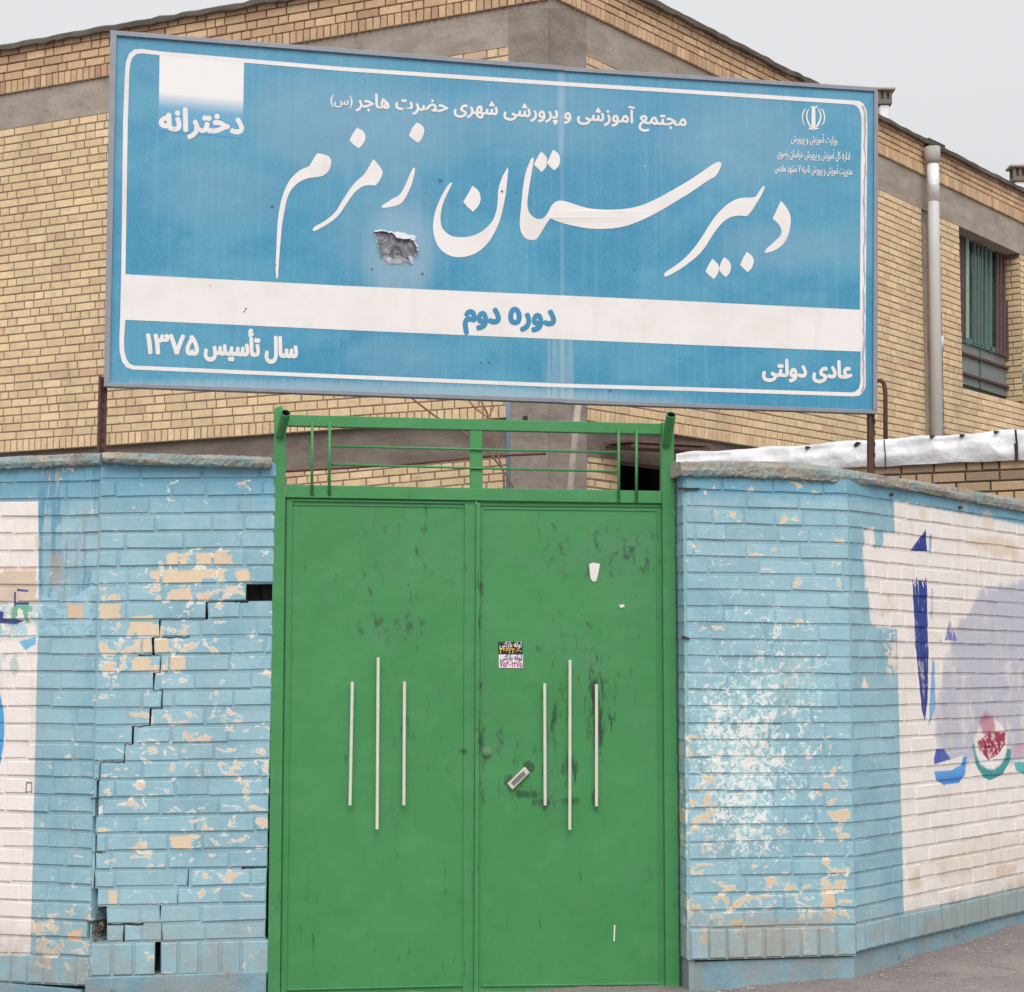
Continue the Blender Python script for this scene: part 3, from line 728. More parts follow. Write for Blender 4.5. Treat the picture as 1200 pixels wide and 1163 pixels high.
# ---- right boundary wall
rw = thing('boundary_wall', 'pale blue brick wall right of the green gate, with white flaked patch and half finished mural of blue strokes and tulips', 'wall', P_RP.w(0, gz(1)))
sRP = Section(P_RP, 803, 556, 1089, 993, 562, 1084.5, ROWS)
sRS = Section(P_RS, 993, 562, 1085.5, 1200, 596.5, 1040.5, ROWS)
# return face into the gateway
pR0 = P_RP.pt(803, 800); 
class PlaneXY(Plane):
    def __init__(s, A, B, flip=False):
        s.A = Vector((A.x, A.y, 0)); s.B = Vector((B.x, B.y, 0)); s.d = s.B-s.A; s.L = s.d.length; s.d.normalize()
        s.n = Vector((s.d.y, -s.d.x, 0))
        if flip: s.n = -s.n
P_RR = PlaneXY(Vector((pR0.x-.035, pR0.y+.30, 0)), pR0)
class SecXY(Section):
    def __init__(s, pl, s0, zt0, zb0, s1, zt1, zb1, rows):
        s.pl = pl; s.rows = rows; s.s0, s.zt0, s.zb0, s.s1, s.zt1, s.zb1 = s0, zt0, zb0, s1, zt1, zb1
sRR = SecXY(P_RR, 0, sRP.zt0, sRP.zb0, P_RR.L, sRP.zt0, sRP.zb0, ROWS)
if P_RR.n.x > 0: P_RR.n = -P_RR.n
mort = MB(); br = []
gR = {0: [(sRP.su(792), sRP.su(819))] if False else [], 9: []}
for r in range(ROWS):
    course(sRP, r, 1, sRP.s0, sRP.s1, .235, .135, .010, [], .0030, .0032, br, mort, .0042, vjf=.5, j=.0022)
    course(sRS, r, 1, sRS.s0, sRS.su(1325), .235, .135, .010, [], .0030, .0032, br, mort, .0042, vjf=.5, j=.0022)
    course(sRR, r, 1, 0, P_RR.L-.004, .235, .135, .010, [], .002, .002, br, mort, .004, depth=.02, vjf=.6)
hS = 36/19.8
course(sRP, ROWS, hS, sRP.s0, sRP.s1, 0, 0, .010, [], .0065, .003, br, mort, .004, soldier=.08)
course(sRS, ROWS, 32/19.3, sRS.s0, sRS.su(1325), 0, 0, .010, [], .0065, .003, br, mort, .004, soldier=.08)
course(sRR, ROWS, hS, 0, P_RR.L-.004, 0, 0, .010, [], .002, .001, br, mort, .004, depth=.02, soldier=.085)
emit_bricks(br, M_WR, rw)
mort.build('mortar', M_WR, rw)
slit(P_RP, [(792, 572.5), (806, 573.5), (820, 573)], 'crack', rw, 3.4, .0075)
slit(P_RP, [(799, 747), (808, 749)], 'crack', rw, 4, .0075)
core = MB(); core_box(sRP, sRP.s0+.04, sRP.s1, 0, 28.5, -.34, -.123, core); core_box(sRS, sRS.s0, sRS.su(1325), 0, 28.5, -.34, -.124, core)
core.build('wall_core', M_DARK, rw)
pb = MB(); prism(P_RP, sRP.s0+.008, sRP.s1+.0, gz(1)-.3, P_RP.pt(900, 1125).z, -.2, -.012, pb); bevel(pb.build('plinth', M_PL, rw), .006, 3)
pb = MB()
prism(P_RS, sRS.s0+.002, sRS.su(1325), gz(1)-.3, P_RS.pt(993, 1119).z-.0, -.2, -.014, pb)
bevel(pb.build('plinth', M_PL, rw), .006, 3)
pb = MB(); prism(P_RR, 0, P_RR.L-.01, gz(1)-.3, P_RP.pt(803, 1125).z, -.03, -.006, pb); pb.build('plinth', M_PL, rw)
coping([(P_RP, 798, 541.5), (P_RP, 885, 541), (P_RP, 930, 542.5), (P_RP, 975, 547), (P_RS, 1025, 555), (P_RS, 1081, 564), (P_RS, 1200, 585), (P_RS, 1325, 608)],
       [15, 18, 18, 17, 13, 12.5, 14, 14], None, 'coping', M_CPR, rw, over=.03, width=.22, seed=9)
# mortar fillet holding cap at gate end; two rusty nails under the cap on the mural
for (u, v) in ((1042, 580), (1122.5, 595)):
    m = MB(); p = P_RS.pt(u, v); tube([p, p + P_RS.n*.02], .008, m, 8); m.build('rusty_bolt', M_RUST, rw)

# ------------------------------------------------------------------ gate
gate = thing('double_gate', 'green sheet metal double gate with barred top light between the two blue walls', 'gate', P_G.w(.8, gz(0)))
def gslab(q, d0, d1, name, par=gate, mat=M_GREEN, bev=.002): return slab(P_G, q, d0, d1, name, mat, par, bev)
zb_ = 1172
lpost = gslab([(321.5, 484), (335.5, 484), (328, zb_), (313.5, zb_)], -.03, .022, 'post')
rpost = gslab([(774.5, 496), (788.5, 496), (795, zb_), (779, zb_)], -.03, .022, 'post')
gslab([(335.5, 486.5), (774.6, 497), (774.6, 509.5), (335.5, 499.5)], -.028, .012, 'top_rail')
gslab([(335.3, 568.5), (774.9, 576), (775.1, 590.5), (335.1, 583.5)], -.028, .014, 'transom')
gslab([(550.5, 504.7), (565, 505), (565.5, 572.6), (551, 572.4)], -.025, .009, 'mullion')
def rod(pl, pts, off, rad, name, par, mat, seg=12, cap=True):
    m = MB(); tube([pl.pt(u, v, o_ if isinstance(off, list) else off) for (u, v), o_ in zip(pts, off if isinstance(off, list) else [0]*9)], rad, m, seg, cap)
    return m.build(name, mat, par, True)
for (u0, v0, u1, v1) in ((366, 494.5, 365.5, 579), (386.5, 494, 385.8, 579), (725, 503, 725, 586), (746, 503.5, 745.8, 586)):
    rod(P_G, [(u0, v0), (u1, v1)], .019, .0062, 'bar', gate, M_GREEN)
for (v0, v1) in ((523, 530.6), (544.5, 553)):
    rod(P_G, [(386, v0), (725, v1)], .014, .005, 'bar', gate, M_GREEN)
# weld blobs
for (u, v) in ((366, 578), (386, 578), (725, 586), (746, 586), (558, 527), (558, 548)):
    p = P_G.pt(u, v, .018 if v > 560 else .009); m = MB()
    tube([p, p + P_G.n*.006], [.009, .004], m, 10); m.build('weld_bead', M_GREEN, gate)
# open pipe sockets welded on the posts
def pipe(u0, v0, u1, v1, par, d0, d1, rad=.0205):
    a = P_G.pt(u1, v1, d0); b = P_G.pt(u0, v0, d1); t = (b-a).normalized()
    n_ = 20; x_ = t.orthogonal().normalized(); y_ = t.cross(x_); vs = []
    for (c, r) in ((a, rad), (b, rad), (b, rad*.84), (b - t*.09, rad*.84)):
        vs += [c + (x_*math.cos(k*2*math.pi/n_)+y_*math.sin(k*2*math.pi/n_))*r for k in range(n_)]
    fs = []
    for i in range(3):
        for k in range(n_):
            k2 = (k+1) % n_; fs.append((i*n_+k, i*n_+k2, (i+1)*n_+k2, (i+1)*n_+k))
    fs.append(tuple(range(3*n_, 4*n_))); fs.append(tuple(range(n_))[::-1])
    o = link('pipe_socket', vs, fs, M_GREEN, par, False)
    ms = bpy.data.materials
    o.data.materials.append(M_DARK)  # dark inner faces paint the shade inside the pipe
    for p in o.data.polygons:
        if p.index >= 2*n_ and p.index <= 3*n_: p.material_index = 1
    return o
pipe(335, 484, 328.5, 509, lpost, .03, .125)
pipe(786.5, 486, 781, 519, rpost, .03, .135)
# rounded ear on the left post
o = gslab([(322, 479), (330, 476), (334, 486), (321.5, 486)], -.01, .022, 'post_cap', lpost, bev=.004)
# door leaves
ll = gslab([(334.6, 581), (558, 585), (555, zb_), (327.2, zb_)], -.03, -.004, 'door_leaf')
rl = gslab([(559.5, 585.5), (775.5, 588), (779.6, zb_), (557, zb_)], -.03, -.002, 'door_leaf')
def frame_strip(q, par, d=.006, d0=-.006): return gslab(q, d0, d, 'frame_strip', par, bev=.0015)
# stile and rail edges, thin raised lips
frame_strip([(336, 584.5), (558, 588), (558, 591), (336, 587.5)], ll, .004)
frame_strip([(336, 587.5), (343, 587.8), (335.6, zb_), (328.8, zb_)], ll, .004)
frame_strip([(343, 590.8), (544, 593.8), (544, 595.2), (343, 592.2)], ll, .000, -.006)
frame_strip([(544.5, 591), (557.6, 591.2), (554.8, zb_), (542, zb_)], ll, .0035)
frame_strip([(336, 1159.2), (542, 1154.2), (542, 1156), (336, 1161)], ll, .005)
frame_strip([(557.6, 590), (562.8, 590), (560, zb_), (555, zb_)], ll, .014)       # overlap strip
frame_strip([(567, 595.5), (769, 598), (769, 599.5), (567, 597)], rl, .002)
frame_strip([(769, 598), (771, 598), (774, zb_), (772, zb_)], rl, .003)
frame_strip([(563, 591.8), (774.5, 592), (774.5, 594.6), (563, 592.8)], rl, .004)
frame_strip([(564, 1154.5), (772, 1152), (772, 1154), (564, 1156.5)], rl, .005)
def handle(u0, v0, u1, v1, par):
    m = MB(); a = P_G.pt(u0, v0, .026); b = P_G.pt(u1, v1, .026)
    tube([a, a.lerp(b, .5), b], .0068, m, 14)
    o = m.build('pull_handle', M_HAND, par, False)
    for t in (.06, .94):
        m2 = MB(); p = a.lerp(b, t) - P_G.n*.005; tube([p, p - P_G.n*.024], .004, m2, 8); m2.build('handle_stud', M_HAND, par)
for par, L_ in ((ll, ((412.9, 799, 410.2, 944), (443.2, 770.6, 441.9, 972), (474, 798.8, 473.3, 943.8))), (rl, ((638.3, 801, 638.8, 944), (668, 773.5, 667.7, 972.4), (699, 802, 699, 945)))):
    for q in L_: handle(*q, par)
# lock cylinder
m = MB(); p = P_G.pt(570.5, 881, 0)
for (r_, a, b) in ((.0185, 0, .012), (.012, .012, .016), (.006, .016, .019)): tube([p+P_G.n*a, p+P_G.n*b], r_, m, 20)
m.build('lock_cylinder', simple('worn_green_lock', srgb(110, 150, 110), .5, .3), rl)
# loose grip plate, tilted
M_PLATE = simple('worn_white_plate', srgb(196, 192, 184), .5, var=.25, nscale=40); M_PLD = simple('grey_recess', srgb(120, 112, 104), .7, var=.3, nscale=60)
slab(P_G, [(594, 918.5), (614.8, 898.5), (620.6, 905.5), (600, 926)], .0, .016, 'grip_plate', M_PLATE, rl, .004)
slab(P_G, [(598.5, 917), (612.5, 903.5), (615.5, 907.5), (601.5, 921)], .0165, .0175, 'grip_recess', M_PLD, rl, .0003)
# little tab on the top rail
slab(P_G, [(613, 487.5), (618.5, 487.5), (618.5, 493.5), (613, 493.5)], -.02, .0, 'rail_tab', M_DARK, gate, .001)
# stickers and paper scraps, each stuck on the right leaf
def film(pl, pts, off, name, mat, par=None, lab=None, cat=None, curl=0):
    n_ = len(pts)
    v3 = [pl.pt(u, v, off) for u, v in pts] + [pl.pt(u, v, off-.0006) for u, v in pts]
    tess = tessellate_polygon([[Vector((u, -v, 0)) for u, v in pts]])
    fs = [tuple(t) for t in tess] + [tuple(i+n_ for i in t[::-1]) for t in tess]
    fs += [(i, (i+1) % n_, n_+(i+1) % n_, n_+i) for i in range(n_)]
    m = MB(); m.add(v3, fs); o = m.build(name, mat, par)
    if lab: tag(o, lab, cat)
    return o

# ---- Persian lettering: joins letters into presentation forms, right to left, drawn with the built-in font
FORMS = {'ا': (0xFE8D, 0xFE8E), 'آ': (0xFE81, 0xFE82), 'أ': (0xFE83, 0xFE84), 'ب': (0xFE8F,), 'پ': (0xFB56,), 'ت': (0xFE95,), 'ج': (0xFE9D,), 'ح': (0xFEA1,),
         'خ': (0xFEA5,), 'د': (0xFEA9, 0xFEAA), 'ر': (0xFEAD, 0xFEAE), 'ز': (0xFEAF, 0xFEB0), 'س': (0xFEB1,), 'ش': (0xFEB5,), 'ض': (0xFEBD,), 'ع': (0xFEC9,),
         'ق': (0xFED5,), 'ل': (0xFEDD,), 'م': (0xFEE1,), 'ن': (0xFEE5,), 'ه': (0xFEE9,), 'و': (0xFEED, 0xFEEE), 'ی': (0xFBFC,), 'ک': (0xFB8E,)}
def shape(t):
    res = []
    for i, ch in enumerate(t):
        if ch not in FORMS: res.append({'(': ')', ')': '('}.get(ch, ch)); continue
        prv = i > 0 and t[i-1] in FORMS and len(FORMS[t[i-1]]) == 1
        nxt = i+1 < len(t) and t[i+1] in FORMS and len(FORMS[ch]) == 1
        base = FORMS[ch][0]
        if len(FORMS[ch]) == 2: k = 1 if prv else 0
        else: k = 3 if (prv and nxt) else 2 if nxt else 1 if prv else 0
        res.append('\u0665' if ch == 'ه' and k == 0 else chr(base+k))
    s_ = ''.join(reversed(res))
    out_ = ''; i = 0                                # numbers read left to right
    dg = '۰۱۲۳۴۵۶۷۸۹'
    while i < len(s_):
        if s_[i] in dg:
            j = i
            while j < len(s_) and s_[j] in dg: j += 1
            out_ += s_[i:j][::-1]; i = j
        else: out_ += s_[i]; i += 1
    return out_
def lettering(text, pl, bl0, bl1, height_px, off, mat, par, bold=.02, name='lettering', width=True, slant=0.0, refh=None):
    """bl0/bl1: photo points at the two ends of the base line; height_px: height of an alef"""
    cu = bpy.data.curves.new('t', 'FONT'); cu.body = shape(text); cu.size = 1; cu.resolution_u = 12
    ob = bpy.data.objects.new('t', cu); COL.objects.link(ob); bpy.context.view_layer.update()
    me = bpy.data.meshes.new_from_object(ob.evaluated_get(bpy.context.evaluated_depsgraph_get()))
    bpy.data.objects.remove(ob); bpy.data.curves.remove(cu)
    xs_ = [v.co.x for v in me.vertices]; x0, x1 = min(xs_), max(xs_)
    sc_y = height_px/(refh or .74)
    vs = []; fs = []; sx_ = math.hypot(bl1[0]-bl0[0], 0)/(x1-x0); n0 = len(me.vertices)
    dirs = [(0, 0)] + [(math.cos(k*math.pi/4), math.sin(k*math.pi/4)) for k in range(8)]
    for q_, (dx, dy) in enumerate(dirs):
      for v in me.vertices:
        t = (v.co.x - x0)/(x1-x0)
        u = bl0[0] + (bl1[0]-bl0[0])*t + dx*bold*sc_y*.8; vv = bl0[1] + (bl1[1]-bl0[1])*t - v.co.y*sc_y + dy*bold*sc_y*.8
        q = pl(u) if callable(pl) else pl
        vs.append(q.pt(u, vv, off + q_*.00005))
      fs += [tuple(i + q_*n0 for i in p.vertices) for p in me.polygons]
    bpy.data.meshes.remove(me)
    return link(name, vs, fs, mat, par)

# ------------------------------------------------------------------ sign
SP = lambda u: P_SA if u < 660 else P_SB
sign = thing('school_sign', 'large blue sign with white Persian lettering on rusty posts above the gate', 'sign', P_SA.w(P_SA.L, P_SA.pt(600, 530).z))
TL, TM, TR = (136.7, 42), (660, 83), (1024, 108); BLc, BM, BR = (128.3, 449), (660, 467.5), (1022.5, 481)
def sheet(pl, a, b, c, d, n1, n2, off, seed):
    vs = []; fs = []
    for j in range(n2+1):
        for i in range(n1+1):
            s_ = i/n1; t = j/n2
            u = (a[0]*(1-s_)+b[0]*s_)*(1-t) + (d[0]*(1-s_)+c[0]*s_)*t; v = (a[1]*(1-s_)+b[1]*s_)*(1-t) + (d[1]*(1-s_)+c[1]*s_)*t
            vs.append(pl.pt(u, v, off))
    for j in range(n2):
        for i in range(n1): k = j*(n1+1)+i; fs.append((k, k+1, k+n1+2, k+n1+1))
    return vs, fs
m = MB(); m.add(*sheet(P_SA, TL, TM, BM, BLc, 8, 4, 0, 1)); m.build('sign_sheet', M_VIN, sign)
m = MB(); m.add(*sheet(P_SB, TM, TR, BR, BM, 8, 4, 0, 2)); m.build('sign_sheet', M_VIN, sign)
M_BACK = simple('sign_backing_steel', srgb(120, 120, 122), .6, .4)
m = MB(); m.add(*sheet(P_SA, TL, TM, BM, BLc, 1, 1, -.03, 1)); m.add(*sheet(P_SB, TM, TR, BR, BM, 1, 1, -.03, 2)); m.build('back_panel', M_BACK, sign)
def fr(pl, q, d1=.012): slab(pl, q, -.035, d1, 'frame_rail', M_FRAME, sign, .0015)
fr(P_SA, [(129, 36.5), (660, 78.3), (660, 83.5), (129.3, 42)]); fr(P_SB, [(660.1, 79), (1028, 103.5), (1028, 108.2), (660.1, 84)], .010)
fr(P_SA, [(121.6, 449), (660, 467.5), (660, 472.5), (121.6, 453.5)]); fr(P_SB, [(660.1, 468), (1027, 481), (1027, 485.5), (660.1, 473)], .010)
fr(P_SA, [(129.1, 42), (136.8, 42.2), (128.4, 449), (121.8, 449)]); fr(P_SB, [(1023.6, 108.2), (1028.2, 108.2), (1027.3, 481), (1022.2, 481)])
# white band and rounded border, all flat print 1 mm proud
def strip(pts_a, pts_b, name='border_line', mat=M_WHT, off=.0012, par=sign):
    vs = []; n_ = len(pts_a)
    for q in pts_a + pts_b: vs.append(SP(q[0]).pt(q[0], q[1], off))
    fs = [(i, i+1, n_+i+1, n_+i) for i in range(n_-1)]
    m = MB(); m.add(vs, fs); return m.build(name, mat, par)
def dens(pts, n_=8):
    o = []
    for a, b in zip(pts, pts[1:]): o += [(a[0]+(b[0]-a[0])*k/n_, a[1]+(b[1]-a[1])*k/n_) for k in range(n_)]
    return o + [pts[-1]]
strip(dens([(142, 321.5), (147, 321.7), (400, 335), (659.9, 346.5), (660.1, 346.5), (800, 353), (1008, 363.3)]),
      dens([(140.8, 374.8), (147, 375), (400, 386.7), (659.9, 398), (660.1, 398), (800, 404), (1010, 412.3)]), 'white_band', off=.0010)
top_o = [(146.5, 84), (147.5, 73), (151, 63.5), (157.5, 58), (166, 57.6), (186.7, 60.3), (285, 68.8), (400, 78.6), (659.9, 96.2), (660.1, 96.2), (800, 105), (1000, 118), (1007, 118.6), (1012, 122), (1015.5, 130), (1016.5, 145)]
top_i = [(151.6, 84), (152.6, 75), (155.2, 68), (160, 63.6), (167, 62.8), (186.7, 65), (285, 73.6), (400, 83.4), (659.9, 101), (660.1, 101), (800, 109.6), (999, 122.8), (1003, 124), (1006.5, 127.5), (1008.8, 134), (1009.5, 145)]
strip(top_o, top_i)
strip([(146.5, 84), (144.3, 140), (142.9, 260), (142, 321.6)], [(151.6, 84), (149.8, 140), (148, 260), (147, 321.8)])
strip([(140.8, 374.6), (139.8, 400), (140.3, 413), (143, 424), (148, 430.8), (155, 433.2), (400, 443.8), (659.9, 454.3), (660.1, 454.3), (800, 458.2), (1000, 464.8), (1007, 464), (1012, 459.5), (1014.6, 452), (1014.2, 412), (1014.5, 363)],
      [(146.9, 374.8), (145.3, 400), (145.8, 412), (147.8, 420), (151.5, 426.3), (157, 428.6), (400, 439.2), (659.9, 449.8), (660.1, 449.8), (800, 453.7), (998, 460.2), (1002.5, 459), (1006.3, 455.5), (1008.2, 449), (1008.6, 412), (1007.6, 363)])
strip([(1016.5, 145), (1016, 200), (1015, 300), (1014.5, 363)], [(1009.5, 145), (1008.8, 200), (1008, 300), (1007.6, 363)])
# grey scuffed crease running down the right border
M_SCUFF = simple('scuffed_grey_crease', srgb(168, 170, 176), .6, var=.3, nscale=60)
rr = random.Random(4)
cre = [(1010.5, 124), (1013.5, 132)] + [(1014 + rr.uniform(-.8, .8) - (k*.06), 140+k*8) for k in range(40)] + [(1010.5, 460)]
strip([(x-rr.uniform(.3, 1.8), y) for x, y in cre], [(x+rr.uniform(.3, 1.7), y) for x, y in cre], 'scuffed_crease', M_SCUFF, .0022)
# white block top left fading into the blue (printed gradient)
vs = []; fs = []; at_ = []
ny = 24
for j in range(ny+1):
    t = j/ny
    for i in range(2):
        a = (187-1.2*t, 63+t*90) if i == 0 else (286-1.6*t, 71.5+t*91)
        vs.append(P_SA.pt(a[0], a[1], .0009)); at_.append(1.0 if t < .50 else max(0, 1-(t-.50)/.22)**1.3*.85+.15*(1-(t-.5)/.5))
for j in range(ny): fs.append((2*j, 2*j+1, 2*j+3, 2*j+2))
M = Mat('white_block_fading_to_blue', .45); a_ = M.attr('fade'); v1 = M.noise(60, 3, .6, (1, 1, .012))
M.color(M.mix(a_, M.mix(v1.step(.5, .75)*.3, srgb(84, 156, 194), srgb(140, 184, 208)), srgb(232, 229, 228)))
link('white_block', vs, fs, M.mat, sign, False, {'fade': at_})

# hand lettered Nastaliq title, traced as outlines
def smooth(pts, closed=True, n_=5):
    """pts: (x, y) or (x, y, 1) for corners; Catmull-Rom between"""
    N_ = len(pts); res = []
    for i in range(N_):
        p1 = pts[i]; p2 = pts[(i+1) % N_]; p0 = pts[i-1]; p3 = pts[(i+2) % N_]
        if len(p1) > 2: p0 = p1
        if len(p2) > 2: p3 = p2
        for k in range(n_):
            t = k/n_
            f = lambda a, b, c, d: .5*((2*b) + (-a+c)*t + (2*a-5*b+4*c-d)*t*t + (-a+3*b-3*c+d)*t*t*t)
            res.append((f(p0[0], p1[0], p2[0], p3[0]), f(p0[1], p1[1], p2[1], p3[1])))
    return res
def glyph(pts, sc_, ox, oy, mb, off=.0014, mat=None, dense=True):
    q = smooth([(p[0]/sc_+ox, p[1]/sc_+oy, *p[2:]) for p in pts])
    vs = [SP(u).pt(u, v, off) for u, v in q]
    t = tessellate_polygon([[Vector((u, -v, 0)) for u, v in q]])
    mb.add(vs, [tuple(x) for x in t])
S1 = (5.815, 300, 130); S2 = (5.815, 480, 150); S3 = (4.615, 600, 150); S4 = (6.0, 760, 180)
T = [
 (S1, [(140,1145,1),(133,1080),(137,980),(145,800),(152,720),(170,620),(200,530),(240,460),(300,405),(360,378),(385,340),(415,290,1),(460,297),(500,315),(512,350),(500,400),(470,435),(430,450),(350,462),(290,490),(240,540),(212,600),(195,680),(180,760),(168,880),(157,1020),(150,1130)]),
 (S1, [(385,815,1),(400,790),(470,750),(540,690),(590,610),(650,520),(690,475),(740,430),(770,380),(800,330,1),(840,375),(863,420),(845,470),(815,510,1),(770,508),(730,515),(680,550),(640,600),(600,660),(560,715),(500,765),(440,800),(400,820)]),
 (S1, [(853,655,1),(870,640),(930,600),(980,570),(1020,500),(1050,430),(1070,392),(1082,388,1),(1083,410),(1065,490),(1040,550),(1005,615),(970,642),(920,655),(870,662)]),
 (S1, [(688,115,1),(730,140),(746,180),(730,225),(698,257,1),(665,230),(637,205,1),(655,165)]),
 (S1, [(1095,80,1),(1130,100),(1147,135),(1130,190),(1103,220,1),(1070,195),(1042,170,1),(1060,125)]),
 (S2, [(285,370,1),(288,385),(265,430),(230,510),(212,590),(215,660),(240,705),(290,738),(360,745),(430,735),(500,700),(560,640),(590,570),(600,500),(605,420),(630,340),(668,270,1),(672,290),(665,360),(655,450),(640,530),(615,630),(575,720),(520,800),(440,860),(340,882),(260,865),(200,815),(167,740),(160,660),(175,570),(210,480),(255,400)]),
 (S2, [(428,395,1),(470,430),(484,480),(470,530),(432,572,1),(400,545),(365,505,1),(395,455)]),
 (S3, [(112,160,1),(117,175),(105,250),(92,330),(83,410),(95,460),(130,490),(165,490),(190,465),(215,420),(240,398),(275,395),(330,410),(400,432),(480,442),(580,441),(680,425),(780,385),(880,330),(980,270),(1060,215),(1110,185),(1130,188,1),(1132,205),(1110,250),(1090,270,1),(1060,285),(980,340),(900,390),(800,450),(700,500),(600,535),(500,547),(400,543),(300,522),(250,508),(208,490,1),(185,520),(150,580),(130,603),(100,607),(70,595),(48,560),(42,510),(50,420),(60,320),(75,240),(100,175)]),
 (S3, [(157,128,1),(185,155),(190,185),(182,215),(160,240,1),(135,215),(118,200,1),(135,165)]),
 (S3, [(222,118,1),(250,140),(260,175),(250,210),(228,230,1),(205,210),(190,190,1),(207,150)]),
 (S4, [(108,858,1),(120,835),(180,795),(250,740),(320,665),(380,580),(430,500),(480,430),(540,370),(600,330),(660,312),(745,307),(775,270),(800,235),(812,228,1),(815,245),(795,290),(760,350),(720,410),(690,442,1),(640,438),(590,445),(540,470),(490,520),(440,590),(400,655),(350,715),(290,765),(220,815),(150,855),(120,866)]),
 (S4, [(448,740,1),(485,775),(495,810),(485,850),(458,885,1),(425,855),(400,830,1),(425,780)]),
 (S4, [(530,730,1),(565,755),(580,795),(570,840),(543,870,1),(515,845),(495,815,1),(510,765)]),
 (S4, [(692,692,1),(730,725),(740,760),(725,805),(697,836,1),(670,810),(645,785,1),(665,735)]),
 (S4, [(930,332,1),(970,380),(998,440),(998,500),(980,580),(940,645),(880,685),(835,698),(815,697,1),(830,670),(880,625),(925,580),(935,545),(915,500),(872,458,1),(900,400)]),
]
m = MB()
for (s_, ox, oy), pts in T: glyph(pts, s_, ox, oy, m)
m.build('title_lettering', M_WHT, sign)
# state emblem
m = MB(); E = (8.571, 890, 110)
for pts in ([(525,140,1),(560,140,1),(562,330),(543,372,1),(523,330)], [(512,120,1),(535,132),(543,122),(552,132),(588,118,1),(575,142),(545,140),(522,142)],
            [(480,345,1),(540,338),(605,345,1),(575,358),(543,362),(510,360)],
            [(505,150,1),(485,190),(482,240),(500,290),(528,340,1),(500,325),(478,280),(468,235),(472,190),(488,160)],
            [(478,148,1),(450,180),(436,240),(445,290),(468,328,1),(440,300),(426,250),(430,200),(448,162)],
            [(582,150,1),(602,190),(606,240),(588,290),(556,340,1),(590,325),(612,280),(622,235),(616,190),(600,160)],
            [(606,148,1),(634,180),(648,240),(640,290),(614,328,1),(646,300),(660,250),(655,200),(638,162)]):
    glyph(pts, *E, m)
m.build('emblem', M_WHT, sign)
L = lettering
L('مجتمع آموزشی و پرورشی شهری حضرت هاجر', SP, (417, 125.3), (804, 148), 17, .0014, M_WHT, sign, .034)
L('(س)', SP, (387.5, 122), (413, 123.8), 11.5, .0014, M_WHT, sign, .015)
L('دخترانه', SP, (187.5, 152.2), (284.5, 156.5), 27, .0018, M_WHT, sign, .05)
L('دوره دوم', SP, (544, 377.3), (650, 381), 26, .0018, M_BLUT, sign, .062)
L('۱۳۷۵', SP, (172, 414), (232, 416.2), 24, .0018, M_WHT, sign, .05)
L('سال تأسیس', SP, (240, 415.2), (348, 419), 24, .0018, M_WHT, sign, .05)
L('عادی دولتی', SP, (894, 440.5), (998, 443.2), 20, .0018, M_WHT, sign, .05)
L('وزارت آموزش و پرورش', SP, (927, 166.5), (981, 168.5), 9, .0014, M_WHT, sign, .012)
L('اداره کل آموزش و پرورش خراسان رضوی', SP, (911, 184), (996, 187.3), 9.5, .0014, M_WHT, sign, .012)
L('مدیریت آموزش و پرورش ناحیه ۷ مشهد مقدس', SP, (908, 201), (998.5, 205), 9.5, .0014, M_WHT, sign, .012)
# torn spot where the vinyl has burst: bare steel, ragged white lip curling out
Ms = Mat('bare_crumpled_steel', .45, .3, .5); ns_ = Ms.noise(22, 6, .7, (1, 1, 1), 0, 1.0); Ms.color(Ms.mix(ns_.step(.35, .65), srgb(92, 92, 104), srgb(168, 168, 176))); Ms.bump(ns_, .02); M_STEEL = Ms.mat
tear = [(797,818),(850,812),(905,822),(960,832),(1020,848),(1080,858),(1085,890),(1100,925),(1110,950),(1098,975),(1070,1000),(1062,1045),(1030,1030),(1010,1022),(975,1040),(925,1042),(880,1015),(848,985),(835,940),(825,900),(815,860)]
film(P_SA, [(x/5.815+300, y/5.815+130) for x, y in tear], .0012, 'bare_steel_patch', M_STEEL, sign)
vs = []; fs = []; N_ = len(tear)*3
cx_, cy_ = 960, 930; rr = random.Random(2)
for i in range(N_):
    a = tear[i//3]; b = tear[(i//3+1) % len(tear)]; t = (i % 3)/3; x = a[0]+(b[0]-a[0])*t + rr.uniform(-4, 4); y = a[1]+(b[1]-a[1])*t + rr.uniform(-4, 4)
    lip = rr.uniform(4, 14) + (22 if (y > 1000 or (x > 960 and y < 870)) else 0)
    dx, dy = cx_-x, cy_-y; l = math.hypot(dx, dy)
    for k, (s_, o_) in enumerate(((-.35, .0008), (0, .006), (1.0, .010 + rr.uniform(0, .008)))):
        vs.append(P_SA.pt((x+dx/l*lip*s_)/5.815+300, (y+dy/l*lip*s_)/5.815+130, o_))
for i in range(N_):
    j = (i+1) % N_
    for k in range(2): fs.append((i*3+k, j*3+k, j*3+k+1, i*3+k+1))
link('torn_vinyl_lip', vs, fs, simple('torn_vinyl_edge', srgb(196, 200, 206), .6, var=.3, nscale=50), sign)
